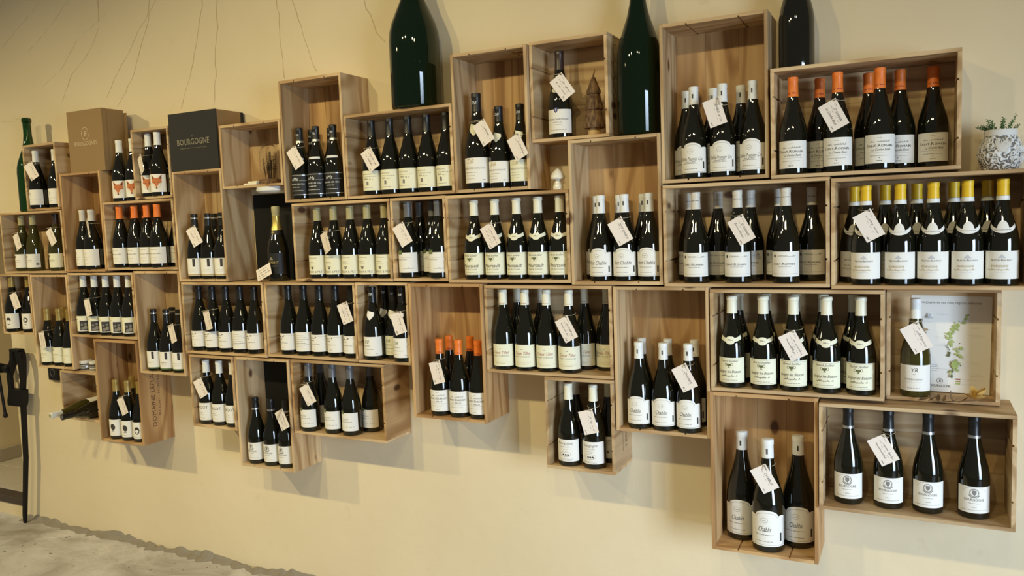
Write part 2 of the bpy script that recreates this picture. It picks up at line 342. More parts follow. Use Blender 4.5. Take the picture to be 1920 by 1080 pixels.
# bottle axes (x, y) per crate
BPOS = {
1: [(-3.1639, -0.1473), (-3.1124, -0.0784), (-3.0288, -0.1333)],
2: [(-3.3562, -0.1333), (-3.2576, -0.1333), (-3.0686, -0.1333)],
3: [(-2.8504, -0.1332), (-2.7656, -0.1473), (-2.7143, -0.0783), (-2.8839, -0.0539)],
4: [(-2.5647, -0.1385), (-2.4622, -0.1346), (-2.3762, -0.1346), (-2.2908, -0.1453), (-2.2506, -0.0693), (-2.5759, -0.0532), (-2.4899, -0.0532), (-2.4039, -0.0532)],
5: [(-2.3399, -0.126), (-2.2556, -0.1433), (-2.2136, -0.0683)],
6: [(-2.0645, -0.1313), (-1.9785, -0.1313), (-1.8925, -0.1313), (-2.0191, -0.0552)],
8: [(-1.4051, -0.1388), (-1.3182, -0.1388), (-1.2323, -0.1332), (-1.4129, -0.0532), (-1.3101, -0.0532)],
9: [(-1.0399, -0.1333), (-0.9519, -0.1333), (-0.8659, -0.1333), (-0.7799, -0.1333), (-0.6939, -0.1333)],
10: [(-1.3439, -0.1303), (-1.2573, -0.1303), (-1.1713, -0.1303), (-1.0853, -0.1303), (-0.9993, -0.1303)],
11: [(-0.8819, -0.1392), (-0.8025, -0.0862), (-0.7391, -0.1443), (-0.8819, -0.0532)],
12: [(-0.587, -0.1323), (-0.4984, -0.1323), (-0.4081, -0.1323), (-0.3221, -0.1323), (-0.2361, -0.1323)],
13: [(-0.0821, -0.1313), (0.004, -0.1313), (0.0921, -0.1313), (-0.1249, -0.0552), (-0.0389, -0.0552), (0.0482, -0.0552)],
14: [(-0.5601, -0.1288), (-0.4661, -0.1326), (-0.3801, -0.1322)],
15: [(-0.2389, -0.0873)],
16: [(0.2482, -0.1275), (0.3402, -0.1274), (0.4349, -0.1253), (0.2049, -0.0532), (0.2947, -0.0544), (0.3849, -0.0539)],
17: [(0.5567, -0.1363), (0.6839, -0.1363), (0.7991, -0.1363), (0.6259, -0.0552), (0.7656, -0.0552), (0.8516, -0.0552), (0.9392, -0.0552)],
18: [(0.2507, -0.1363), (0.3852, -0.1366), (0.5329, -0.1363), (0.2128, -0.0552), (0.3055, -0.0552), (0.4118, -0.0549), (0.5022, -0.0552), (0.601, -0.0552)],
19: [(0.7621, -0.1363), (0.8546, -0.1363), (0.9406, -0.1363), (1.0266, -0.1363), (1.1126, -0.1363), (0.7262, -0.0552), (0.8122, -0.0552), (0.8982, -0.0552), (0.9956, -0.0552), (1.0816, -0.0552)],
20: [(-3.4689, -0.1453), (-3.4398, -0.0644), (-3.3469, -0.1313)],
21: [(-3.1969, -0.139), (-3.1114, -0.13), (-3.0254, -0.1314), (-3.1912, -0.0532)],
22: [(-2.8939, -0.1293), (-2.8079, -0.1293), (-2.7219, -0.1293), (-2.6359, -0.1293), (-2.5499, -0.1293)],
23: [(-2.6935, -0.1389), (-2.6075, -0.137), (-2.5215, -0.1373), (-2.6805, -0.0538)],
25: [(-2.3865, -0.131), (-2.3005, -0.1291), (-2.2145, -0.1293), (-2.3486, -0.0537)],
26: [(-2.0685, -0.1333), (-1.9825, -0.1333), (-1.8965, -0.1333), (-1.8105, -0.1333), (-1.7245, -0.1333)],
27: [(-1.5301, -0.1293), (-1.4441, -0.1293), (-1.3581, -0.1293), (-1.2721, -0.1293), (-1.1861, -0.1293)],
28: [(-1.0739, -0.1393), (-0.9994, -0.0962), (-0.9266, -0.142), (-1.0739, -0.0532)],
29: [(-2.0509, -0.1363), (-1.967, -0.1363), (-1.8821, -0.1363)],
30: [(-1.7599, -0.1333), (-1.6667, -0.1333), (-1.5807, -0.1333)],
31: [(-1.4341, -0.1389), (-1.3107, -0.1303), (-1.2173, -0.1303), (-1.169, -0.0552), (-1.4418, -0.0532)],
32: [(-0.7621, -0.1401), (-0.6761, -0.1402), (-0.5901, -0.1392), (-0.7697, -0.0544), (-0.6726, -0.0543)],
33: [(-0.4752, -0.1373), (-0.387, -0.1334), (-0.301, -0.1313), (-0.212, -0.1339), (-0.4573, -0.0532), (-0.356, -0.0532), (-0.1824, -0.0532), (-0.0964, -0.0553)],
34: [(-0.2218, -0.1401), (-0.1263, -0.1393), (-0.2299, -0.0544), (-0.0988, -0.0552)],
35: [(0.046, -0.1376), (0.132, -0.1388), (0.218, -0.1392), (0.0294, -0.0532), (0.1241, -0.0532), (0.2183, -0.0532)],
36: [(0.364, -0.1391), (0.4623, -0.1391), (0.5539, -0.139), (0.6514, -0.1379), (0.749, -0.1369), (0.3683, -0.0532), (0.4574, -0.0532), (0.5483, -0.0532), (0.6343, -0.0536), (0.7238, -0.0546)],
37: [(0.8971, -0.067)],
38: [(0.3761, -0.0649), (0.4711, -0.1326), (0.5565, -0.0649)],
39: [(0.7121, -0.125), (0.8252, -0.125), (0.9322, -0.125), (1.0512, -0.125)],
}
# price tags: crate, bottle index, card centre
TAGS = [(1, 0, -3.1081, -0.1963, 2.0126), (2, 0, -3.3119, -0.1823, 1.6579), (2, 2, -3.0292, -0.1823, 1.6765), (3, 2, -2.717, -0.1273, 1.7124), (5, 0, -2.3144, -0.175, 1.9952), (6, 0, -2.0037, -0.1803, 1.6548), (8, 0, -1.387, -0.1878, 1.9638), (9, 0, -1.0135, -0.1823, 1.9326), (10, 1, -1.2475, -0.1793, 1.6129), (11, 0, -0.8731, -0.1882, 1.6345), (12, 1, -0.4906, -0.1813, 1.6209), (13, 1, 0.0065, -0.1803, 1.6234), (14, 0, -0.5023, -0.1778, 1.9947), (14, 2, -0.3648, -0.1812, 1.9326), (15, 0, -0.2043, -0.1363, 2.1302), (16, 1, 0.3277, -0.1764, 1.9904), (17, 1, 0.6767, -0.1853, 1.9486), (18, 1, 0.4075, -0.1856, 1.618), (19, 0, 0.7723, -0.1853, 1.6205), (20, 1, -3.4757, -0.1134, 1.3438), (21, 0, -3.1643, -0.188, 1.1424), (22, 1, -2.7882, -0.1783, 1.3187), (23, 1, -2.5806, -0.186, 0.8333), (25, 2, -2.1796, -0.1783, 1.2085), (26, 1, -1.9511, -0.1823, 1.2748), (27, 4, -1.182, -0.1783, 1.3214), (28, 2, -0.9116, -0.191, 1.2883), (29, 0, -2.0328, -0.1853, 0.9587), (30, 2, -1.542, -0.1823, 0.8516), (31, 0, -1.397, -0.1879, 0.9696), (32, 0, -0.7428, -0.1891, 1.1017), (33, 3, -0.2009, -0.1829, 1.2847), (34, 1, -0.1262, -0.1883, 0.9581), (35, 2, 0.218, -0.1882, 1.1359), (36, 2, 0.5587, -0.188, 1.256), (37, 0, 0.8989, -0.116, 1.2818), (38, 1, 0.4697, -0.1846, 0.8225), (39, 1, 0.8122, -0.174, 0.9479)]
# cracks in the plaster (x, z)
CRACKS = [[(-2.005, 2.918), (-2.057, 2.744), (-2.091, 2.628), (-2.125, 2.527), (-2.172, 2.409), (-2.246, 2.267)], [(-1.939, 2.786), (-1.962, 2.729), (-1.976, 2.692), (-1.973, 2.611), (-1.999, 2.511), (-2.005, 2.39), (-2.031, 2.262)], [(-2.385, 2.946), (-2.411, 2.798), (-2.428, 2.7), (-2.499, 2.574), (-2.58, 2.437), (-2.655, 2.358), (-2.7, 2.318)], [(-2.256, 2.886), (-2.403, 2.755), (-2.502, 2.668), (-2.562, 2.591), (-2.65, 2.515), (-2.711, 2.452), (-2.775, 2.37)], [(-2.776, 2.942), (-2.782, 2.812), (-2.786, 2.725), (-2.884, 2.605), (-3.037, 2.515), (-3.127, 2.387)], [(-2.738, 2.779), (-2.973, 2.679), (-3.104, 2.56), (-3.28, 2.477)], [(-1.631, 2.815), (-1.612, 2.675), (-1.599, 2.582), (-1.602, 2.483), (-1.593, 2.336)], [(-1.587, 2.84), (-1.526, 2.662), (-1.485, 2.543), (-1.445, 2.418), (-1.411, 2.346)], [(-3.058, 3.023), (-3.232, 2.925), (-3.348, 2.859), (-3.483, 2.794), (-3.606, 2.724)], [(-2.724, 3.064), (-3.026, 2.875), (-3.227, 2.75), (-3.391, 2.669)], [(-3.683, 2.329), (-3.569, 2.324), (-3.472, 2.33), (-3.37, 2.328)], [(-1.173, 2.704), (-1.139, 2.602), (-1.116, 2.535), (-1.085, 2.459), (-1.043, 2.418)]]

# ------------------------------------------------------------------ the setting
FZ = .033
b = MB()
b.box(-3.76, 4.2, 0, .12, -.05, 3.9); b.box(-7, -4.70, 0, .12, -.05, 3.9); b.box(-4.70, -3.76, 0, .12, 2.25, 3.9)
wall = struct('wall_back', b.done('wall_back', 'cream_plaster'))
b = MB(); b.box(-7.2, 4.2, -5.5, .0, -.12, FZ)
floor = struct('floor', b.done('floor', 'rough_concrete'))
# crumbling cement fillet where wall and floor meet
rg = random.Random(3); vs = []; fs = []; N = 170
for i in range(N+1):
    x = -3.76+i*(5.4/N); j = rg.uniform(-.012, .012); k = rg.uniform(-.008, .010)
    vs += [(x, -.0005, FZ+.018+k+.012*math.sin(i*.31)), (x, -.014+j*.4, FZ+.010+k*.5), (x, -.045+j*2, FZ+.0008)]
for i in range(N):
    for q in (0, 1): fs.append((3*i+q, 3*i+q+1, 3*i+q+4, 3*i+q+3))
obj('cement_fillet', mesh('cement_fillet', vs, fs, ['cement']), floor)
for line in CRACKS:
    pts = []
    for (x0, z0), (x1, z1) in zip(line, line[1:]):
        n = max(2, int(math.hypot(x1-x0, z1-z0)/.03))
        for i in range(n): t = i/n; pts.append((x0+(x1-x0)*t+rg.uniform(-.005, .005), z0+(z1-z0)*t+rg.uniform(-.004, .004)))
    pts.append(line[-1]); vs = []; fs = []
    for i, (x, z) in enumerate(pts):
        w = rg.uniform(.0007, .0028); vs += [(x-w, -.0006, z-w*.3), (x+w, -.0006, z+w*.3)]
        if i: fs.append((2*i-2, 2*i-1, 2*i+1, 2*i))
    obj('crack', mesh('crack', vs, fs, ['crack_line']), wall)
# raised doorway at the far left: riser, threshold, tiled floor, passage walls with skirting
b = MB(); b.box(-4.70, -3.76, 0, .08, FZ-.02, .105); struct('trim_1', b.done('step_riser', 'cream_plaster'))
b = MB(); b.box(-4.70, -3.765, -.012, .07, .105, .148, bev=.004); struct('trim_2', b.done('threshold', 'dark_threshold'))
b = MB(); b.box(-4.75, -3.6, .07, 1.5, .02, .140); pf = struct('floor_passage', b.done('screed', 'cement'))
tile = MB().box(-.148, .148, -.148, .148, 0, .010, bev=.002).done('tile', 'tile')
for i in range(4):
    for j in range(5): obj('tile', tile, pf, (-4.55+i*.30, .22+j*.30, .140))
b = MB(); b.box(-4.85, -4.70, .12, 1.6, .02, 2.6); struct('wall_left', b.done('wall_left', 'cream_plaster'))
b = MB(); b.box(-4.70, -3.3, .95, 1.1, .14, 2.6); struct('wall_passage', b.done('wall_passage', 'cream_plaster'))
b = MB(); b.box(-4.70, -4.685, .12, .95, .15, .24, bev=.003); struct('baseboard_left', b.done('baseboard_left', 'skirting_tile'))
b = MB(); b.box(-4.685, -3.6, .935, .95, .15, .24, bev=.003); struct('baseboard_back', b.done('baseboard_back', 'skirting_tile'))

# ------------------------------------------------------------------ crates
T = .011
def end_profile(h, t, inward):       # board with two divider grooves, profile in (across, along)
    a, g = (t, t-.0045) if inward > 0 else (0, .0045)
    o = 0 if inward > 0 else t
    p = [(o, 0), (a, 0)]
    for z in (h*.24, h*.76): p += [(a, z-.003), (g, z-.003), (g, z+.003), (a, z+.003)]
    return p+[(a, h), (o, h)]
def crate(c, label, tone='pine', side=None, back=None, planks=None):
    x0, x1, z0, z1, d, gv = CR[c]; w, h = x1-x0, z1-z0
    o = thing('wine_crate', label, 'crate', (x0, -d, z0), group='wooden wine crates hung on the wall')
    def part(nm, me, loc):
        # centre the object origin on the board so the grain varies
        return obj(nm, me, o, loc)
    side = side or tone; ch = .0008
    if gv == 'V':
        for nm, z in (('bottom_board', 0), ('top_board', h-T)):
            part(nm, MB().box(0, w, 0, d-.001, 0, T, bev=ch).done(nm, tone+'_x'), (0, 0, z))
        hh = h-2*T-.0006
        for s, x in ((1, 0), (-1, w-T)):
            part('end_board', MB().prism(end_profile(hh, T, s), 0, d-.001).done('end_board', side+'_z' if c in (7,) else side+'_y'), (x, 0, T+.0003))
    else:
        for x in (0, w-T):
            part('side_board', MB().box(0, T, 0, d-.001, 0, h, bev=ch).done('side_board', side+'_z'), (x, 0, 0))
        ww = w-2*T-.0006
        for s, z in ((1, 0), (-1, h-T)):
            p = [(q, a) for a, q in end_profile(ww, T, s)]
            part('end_board', MB().prism(p, 0, d-.001).done('end_board', tone+'_x'), (T+.0003, 0, z))
    bt = .008; n = planks or (3 if gv == 'V' else 3); rg = random.Random(c); cuts = [0]
    for i in range(1, n): cuts.append((i+rg.uniform(-.16, .16))/n)
    cuts.append(1)
    for i in range(n):
        tn = (back or tone)
        if gv == 'V':
            a, e = T+.0008+(h-2*T-.0016)*cuts[i], T+.0002+(h-2*T-.0016)*cuts[i+1]
            part('back_plank', MB().box(T, w-T, 0, bt, 0, e-a).done('back_plank', tn+'_x'), (0, d-bt-.001, a))
        else:
            a, e = T+.0008+(w-2*T-.0016)*cuts[i], T+.0002+(w-2*T-.0016)*cuts[i+1]
            part('back_plank', MB().box(0, e-a, 0, bt, T, h-T).done('back_plank', tn+'_z'), (a, d-bt-.001, 0))
    return o
CRL = {  # label of each crate, tone, side tone
1: ('small pine crate of three white-capped bottles beside the tall green bottle', 'pine'),
2: ('leftmost wide pine crate with olive bottles and two price tags', 'pine'),
3: ('tall brown pine crate under the kraft cardboard box', 'honey'),
4: ('wide pine crate of orange-capped bottles left of the black box', 'pine'),
5: ('small pine crate holding three fox-label bottles', 'pine'),
6: ('tall pine crate directly under the black cardboard box', 'pine'),
7: ('square pine crate holding the glass dome', 'pine'),
8: ('tall pine crate with black-labelled bottles', 'pine'),
9: ('wide pine crate under the widest green bottle', 'pine'),
10: ('wide pine crate right of the foil-topped sparkling bottle', 'pine'),
11: ('narrow pine crate with grey-capped, green-tabbed bottles', 'pine'),
12: ('wide pine crate under the white ceramic mushroom', 'pine'),
13: ('tall pine crate of arched-label bottles under a big green bottle', 'pine'),
14: ('tall pine crate with two tagged bottles left of the fir tree', 'pine'),
15: ('small pine crate with one bottle and a wooden fir tree', 'pine'),
16: ('topmost tall pine crate with white-capped arched-label bottles', 'pine'),
17: ('wide pine crate of orange-capped bottles at upper right', 'pine'),
18: ('wide pine crate of off-white-capped bottles below the topmost tall crate', 'pine'),
19: ('wide pine crate of yellow-capped bottles under the plant pot', 'pine'),
20: ('small pine crate of face-label bottles above the iron vise', 'pine'),
21: ('tall pine crate with gold-capped bottles above the black socket', 'pine'),
22: ('wide pine crate of bottles with photograph labels', 'pine'),
23: ('tall brown crate with lettering stamped on its side', 'honey'),
24: ('small pine crate with two bottles lying on their sides', 'pine'),
25: ('tall pine crate of bottles with green-edged white labels', 'pine'),
26: ('wide pine crate just above the bold-lettered small crate', 'pine'),
27: ('wide pine crate of five, left of the shield-neck bottles', 'pine'),
28: ('narrow pine crate of bottles with shield neck labels', 'pine'),
29: ('small pine crate of white-capped bottles with bold-lettered labels', 'pine'),
30: ('tall low-hanging pine crate with a black back', 'pine'),
31: ('wide low pine crate of grey-capped, green-tabbed bottles', 'pine'),
32: ('tall knotty crate of orange-capped bottles in the middle', 'honey'),
33: ('wide pine crate of eight cream-capped bottles', 'pine'),
34: ('small low crate with stamped side below the eight-bottle crate', 'pine'),
35: ('tall pine crate right of the eight-bottle crate', 'pine'),
36: ('wide pine crate with goblet-label bottles at lower right', 'pine'),
37: ('shallow pine crate holding one bottle and the vineyard map', 'pine'),
38: ('lowest tall crate holding three magnum bottles', 'honey'),
39: ('lowest wide pine crate with four crest-label bottles', 'pine')}
CROBJ = {}
for c, (lb, tn) in CRL.items():
    CROBJ[c] = crate(c, lb, tn, side='honey' if c in (32, 31) else None, back='honey' if c in (8, 14, 16, 13, 35) else None)
def stamp(c, pr, x_face):      # burnt lettering on the right-hand outer face; s runs up the board, t runs to the back
    x0, x1, z0, z1, d, gv = CR[c]
    me = mesh('stamped_lettering', [(x_face, d*.0+bb, a) for a, bb in pr.v], pr.f, pr.mats, pr.m)
    obj('stamped_lettering', me, [q for q in CROBJ[c].children if 'board' in q.name and abs(q.location.x-(x1-x0-T)) < .001 and 'end' in q.name or ('side' in q.name and q.location.x > .1)][0])
pr = Print().txt('DOMAINE LEFLAIVE', .235, .108, .022, 'burnt_ink', w=.31).txt('PULIGNY - MONTRACHET', .26, .078, .012, 'burnt_ink', w=.26)
pr.v = [(a, .19-bb) for a, bb in pr.v]; stamp(23, pr, T+.0006)
pr = Print().txt('TERTRE D', .13, .06, .016, 'burnt_ink', w=.15).scr(.05, .16, .10, .01, 'burnt_ink', .001)
pr.v = [(a, .19-bb) for a, bb in pr.v]; stamp(34, pr, T+.0006)
pr = Print().txt('COLINOT', .12, .03, .010, 'burnt_ink', w=.07); pr.v = [(a, .07-bb) for a, bb in pr.v]; stamp(29, pr, T+.0006)
pr = Print()
for zc in (.10, .155, .21, .265):
    for k in (0, 1): pr.ring(zc+.02*k, .05+.03*k, .024, .020, .0016, 'burnt_ink', 14, k*PI, k*PI+4.4)
pr.line([(.08, .06), (.14, .05), (.20, .065), (.28, .055)], .002, 'burnt_ink'); stamp(15, pr, T+.0006)

# ------------------------------------------------------------------ bottles
PROF = [(0, .0385), (.0008, .0402), (.0022, .0414), (.0050, .0419), (.112, .0419), (.126, .0412), (.140, .0393), (.155, .0360), (.170, .0318), (.186, .0270), (.202, .0226), (.218, .0188), (.232, .0164), (.246, .0150), (.284, .0141), (.2845, .0152), (.291, .0152), (.2935, .0140)]
def rad_at(z, prof=PROF):
    for (a, r0), (e, r1) in zip(prof, prof[1:]):
        if z <= e: return r0+(r1-r0)*(z-a)/(e-a) if e > a else r1
    return prof[-1][1]
GL = {}
def glass_mesh(m):
    if m not in GL: GL[m] = MB().lathe(PROF, 28).done('glass_body', m, True)
    return GL[m]
CP = {}
def cap_mesh(m, zs, bulge=False):
    k = (m, zs, bulge)
    if k not in CP:
        e = .0006 if not bulge else .0012
        p = [(zs, rad_at(zs)+e)]+[(z, rad_at(z)+e) for z in (.238, .246, .262, .280) if z > zs]
        p += [(.2835, .0152+e), (.285, .0162+e if bulge else .0157), (.2915, .0162+e if bulge else .0157), (.2952, .0150+e), (.2968, .0120)]
        CP[k] = MB().lathe(p, 24).done('capsule', m, True)
    return CP[k]
def band_mesh(m, z0, z1, pr=None):
    k = ('band', m, z0, z1)
    if k not in CP: CP[k] = MB().lathe([(z0, rad_at(z0)+.0008), (z0+.0004, rad_at(z0)+.0013), (z1-.0004, rad_at(z1)+.0013), (z1, rad_at(z1)+.0008)], 24, cap=False).done('capsule_band', m, True)
    return CP[k]
LR = .0419+.0003
def wrap(name, half, lo, hi, m, n=26, rows=1, rad=None):   # paper wrapped on the bottle; lo/hi are functions of u in -1..1
    vs = []; fs = []
    for i in range(n+1):
        u = -1+2*i/n; a = half*u
        for j in range(rows+1):
            z = lo(u)+(hi(u)-lo(u))*j/rows; r = (rad or rad_at(z))+.0003; vs.append((r*math.sin(a), -r*math.cos(a), z))
    for i in range(n):
        for j in range(rows): q = i*(rows+1)+j; fs.append((q, q+rows+1, q+rows+2, q+1))
    return mesh(name, vs, fs, [m], None, True)
HALF = 1.22
def rectlab(z0, z1, m, half=HALF): return wrap('front_label', half, lambda u: z0, lambda u: z1, m), z0
def archlab(z0, z1, m, half=HALF):
    def hi(u):
        a = abs(u)
        return z1+.016*math.sqrt(max(0, 1-(a/.60)**2)) if a < .60 else z1+.002*math.sin((a-.6)/.4*PI)
    return wrap('front_label', half, lambda u: z0, hi, m, 36), z0
def fox(p, x, y, k):
    q = lambda pts, m: (p.poly([(x+a*k, y+b*k) for a, b in pts], m), p.poly([(x-a*k, y+b*k) for a, b in reversed(pts)], m))
    q([(-.022, .036), (-.020, .012), (-.006, .020)], 'fox_orange'); q([(-.0195, .030), (-.0180, .017), (-.011, .020)], 'ink')
    p.poly([(x+a*k, y+b*k) for a, b in ((-.019, .016), (-.021, .004), (-.012, -.008), (-.004, -.022), (.004, -.022), (.012, -.008), (.021, .004), (.019, .016), (.008, .021), (-.008, .021))], 'fox_orange')
    q([(-.021, .003), (-.014, -.015), (-.003, -.024), (-.003, -.012), (-.010, -.001)], 'fox_white')
    p.ell(x, y-.019*k, .0032*k, .0026*k, 'ink', 8); q([(-.011, .005), (-.007, .002), (-.0055, .006)], 'ink')
def goblet(p, x, y, k, m='olive_ink'):
    p.poly([(x-.009*k, y+.008*k), (x-.008*k, y+.002*k), (x-.004*k, y-.002*k), (x+.004*k, y-.002*k), (x+.008*k, y+.002*k), (x+.009*k, y+.008*k)], m)
    p.bar(x-.0015*k, x+.0015*k, y-.006*k, y-.002*k, m).bar(x-.005*k, x+.005*k, y-.0075*k, y-.006*k, m)
    p.ring(x-.011*k, y+.005*k, .004*k, .005*k, .0012, m, 10).ring(x+.011*k, y+.005*k, .004*k, .005*k, .0012, m, 10)
def crest(p, x, y, k, m='grey_ink'):
    p.ring(x, y, .010*k, .010*k, .002*k, m, 14); p.poly([(x-.005*k, y+.006*k), (x-.005*k, y-.002*k), (x, y-.008*k), (x+.005*k, y-.002*k), (x+.005*k, y+.006*k)], m)
    p.line([(x-.012*k, y-.006*k), (x-.006*k, y-.012*k), (x+.006*k, y-.012*k), (x+.012*k, y-.006*k)], .002*k, m)
def face(p, v):
    x = -.002
    if v == 0: p.ell(x, .048, .013, .013, 'ink').ell(x-.001, .041, .010, .006, 'paper').bar(x-.007, x+.007, .022, .026).scr(-.03, .01, .008, .003)
    elif v == 1: p.ell(x, .040, .014, .019, 'ink').ell(x, .037, .010, .007, 'paper').ell(x, .027, .005, .0022, 'paper').scr(-.03, .01, .008, .003)
    elif v == 2: p.ring(x, .048, .012, .012, .004).ring(x+.003, .048, .006, .008, .003).bar(x-.006, x+.006, .022, .026).scr(-.03, .01, .008, .003)
    elif v == 3: p.ell(x, .045, .013, .016, 'ink', rot=.3).ring(x, .021, .006, .005, .003, 'ink', 10, 0, PI).scr(-.03, .01, .008, .003)
    return p
P = Print
def lab(c, i):
    """label mesh, its foot height and its print for bottle i of crate c"""
    p = P()
    if c == 1: p.line([(-.022, .064), (-.017, .052), (-.012, .064)], .002, 'grey_ink').scr(-.024, -.010, .047, .002).line([(-.048, .030), (.048, .030)], .0006, 'grey_ink').scr(-.03, .0, .014, .002); return (*rectlab(.018, .096, 'paper'), p)
    if c == 2:
        p.ell(-.022, .058, .0065, .0075, 'olive_ink').scr(-.03, .01, .038, .003, 'ink').scr(-.03, .01, .030, .002)
        if i == 1: p.bar(.030, .044, .012, .026, 'grey_ink').scr(.025, .046, .055, .003).scr(.025, .046, .045, .003).scr(.025, .046, .035, .003)
        return (*rectlab(.018, .090, 'cream_paper' if i == 2 else 'paper'), p)
    if c == 3: p.line([(-.024, .066), (-.021, .058), (-.018, .066)], .0016, 'grey_ink').scr(-.026, .004, .042, .003).scr(-.026, -.004, .030, .003).scr(-.026, .0, .012, .002); return (*rectlab(.018, .100, 'paper'), p)
    if c == 4: p.scr(-.03, .01, .064, .003).scr(-.035, .024, .045, .005, 'ink', .001).scr(-.030, .010, .026, .002).scr(-.01, .004, .014, .003); return (*rectlab(.018, .096, 'paper'), p)
    if c == 5: fox(p, .008, .040, 1.15); return (*rectlab(.018, .100, 'paper'), p)
    if c == 6: p.bar(.004, .016, .042, .078, 'ink').bar(-.05, .05, .002, .007, 'gold_ink').scr(-.02, .016, .026, .003, 'grey_ink').scr(-.02, .014, .018, .002); return (*rectlab(.014, .094, 'paper'), p)
    if c == 8: p.txt('oMs', -.012, .062, .014, 'white_ink', .2).txt('MARANGES 1ER CRU', -.008, .045, .006, 'white_ink').scr(-.026, .012, .034, .004, 'white_ink', .0008).txt('', 0, 0, .01).scr(-.036, .026, .020, .003, 'white_ink', .001).bar(-.05, .05, .083, .086, 'silver').bar(-.05, .05, .003, .006, 'silver').line([(.010, .062), (.045, .062)], .0006, 'white_ink'); return (*rectlab(.014, .104, 'black_paper'), p)
    if c == 9:
        p.txt('BOURGOGNE', -.014, .062, .005, 'grey_ink').scr(-.034, .030, .053, .003).scr(-.026, .014, .042, .007, 'ink', .0009).scr(-.03, .014, .010, .003)
        p.bar(-.014, -.004, .020, .032, 'grey_ink').ell(-.009, .032, .005, .004, 'grey_ink'); return (*rectlab(.018, .096, 'cream_paper'), p)
    if c == 10: p.scr(-.042, .012, .067, .004, 'grey_ink', .0008).scr(-.038, -.004, .050, .003, 'grey_ink').scr(-.036, .002, .043, .002, 'grey_ink').txt('TEAUX & FILS', -.006, .007, .008, 'ink', w=.074).ell(-.012, .025, .005, .003).ell(-.012, .031, .0018, .003).ell(-.017, .030, .0018, .003, rot=.5).ell(-.007, .030, .0018, .003, rot=-.5); return (*rectlab(.017, .096, 'cream_paper'), p)
    if c == 11: p.txt('SANTENAY', -.014, .048, .006, 'grey_ink').scr(-.02, .02, .058, .002).scr(-.012, .040, .014, .007, 'grey_ink', .0007).bar(-.040, -.014, .071, .087, 'green_tab').txt('2021', -.027, .076, .006, 'pale_print'); return (*rectlab(.022, .100, 'paper'), p)
    if c in (12, 36):
        x = -.008 if c == 12 else -.004
        p.txt('Patrick Javillier', x, .068, .007, 'ink', .35, w=.058); goblet(p, x, .056, .85, 'olive_ink')
        if c == 12: p.txt('Meursault', x, .028, .013, 'ink', .35, w=.068).txt('Clos du Cromin', x, .018, .006, 'grey_ink', .35, w=.056)
        else: p.txt('Savigny les Beaune', x, .033, .009, 'ink', .35, w=.078).scr(-.030, .022, .021, .006, 'ink', .0008)
        p.scr(-.030, .022, .008, .003).line([(-.046, .078), (.046, .078)], .0005, 'grey_ink').line([(-.046, .003), (.046, .003)], .0005, 'grey_ink')
        return (*rectlab(.017, .099, 'cream_paper'), p)
    if c in (13, 16, 35, 38):
        x = -.006; w = .058
        p.ring(x, .070, .009, .007, .0006, 'grey_ink').scr(x-.004, x+.004, .068, .003, 'grey_ink', .0005)
        t = {13: 'Petit Chablis', 16: 'Chablis Premier Cru', 35: 'Chablis', 38: 'Chablis'}[c]
        p.txt(t, x, .040, .013 if c != 16 else .011, 'ink', .35, w={13: .068, 16: .080, 35: .040, 38: .034}[c]).scr(x-.024, x+.024, .030, .0025, 'ink', .0007).scr(x-.022, x+.022, .012, .003, 'grey_ink', .0007)
        if c == 16: p.txt('Mont de Milieu', x, .034, .004, 'ink', .2)
        p.bar(.036, .042, .014, .036, 'ink').line([(-.047, .004), (.047, .004)], .0006, 'grey_ink').line([(-.047, .004), (-.047, .076)], .0006, 'grey_ink').line([(.047, .004), (.047, .076)], .0006, 'grey_ink')
        n = 16; p.line([(-.029+.058*k/n, .077+.0135*math.sqrt(max(0, 1-(2*k/n-1)**2))) for k in range(n+1)], .0006, 'grey_ink')
        return (*archlab(.017, .098, 'paper'), p)
    if c == 14: p.txt('DB', -.014, .060, .013, 'gold_ink', .4).txt("BOURGOGNE COTE D'OR" if i == 0 else 'CHASSAGNE-MONTRACHET', -.004, .042, .006, 'grey_ink', w=.082).scr(-.034, .012, .031, .003).scr(-.034, .004, .022, .002).scr(-.034, .004, .012, .002).scr(.026, .036, .008, .003); return (*rectlab(.019, .096, 'cream_paper' if i == 2 else 'paper'), p)
    if c == 15:
        p.txt('CORTON-CHARLEMAGNE', -.002, .044, .006, 'ink', w=.080).txt('GRAND CRU', -.002, .035, .004, 'grey_ink').scr(-.020, .016, .028, .002).scr(-.034, .03, .010, .003)
        p.poly([(-.012, .086), (-.012, .074), (-.006, .067), (0, .074), (0, .086)], 'blue_ink').poly([(-.009, .082), (-.006, .072), (-.003, .082)], 'silver'); return (*rectlab(.017, .097, 'paper', 1.25), p)
    if c in (17, 32):
        x = -.002
        p.scr(x-.006, x+.006, .073, .002).caps('SAINT-ROMAIN' if c == 17 else 'AUXEY-DURESSES', x, .047, .0066, 'ink', w=.076)
        p.scr(x-.026, x+.028, .060, .006, 'grey_ink', .0006)
        if c == 17: p.txt('La Combe Bazin', x+.004, .036, .007, 'grey_ink', .4, w=.052)
        else: p.scr(x-.020, x+.022, .036, .006, 'grey_ink', .0006)
        p.line([(x-.036, .031), (x+.036, .031)], .0004, 'grey_ink').scr(x-.026, x+.026, .021, .0022, 'grey_ink').ell(x, .016, .0012, .0012).scr(x-.007, x+.007, .006, .004, 'grey_ink', .0009); return (*rectlab(.018, .101, 'paper'), p)
    if c == 18: p.txt('GERMAIN', -.008, .062, .005, 'grey_ink').scr(.010, .032, .062, .002).ell(-.034, .064, .004, .005, 'ink', 10).caps('SAINT-ROMAIN', -.004, .036, .0056, 'ink', w=.070).scr(-.02, .02, .030, .002).scr(-.04, .04, .008, .0018).scr(.024, .036, .064, .003); return (*rectlab(.021, .099, 'paper'), p)
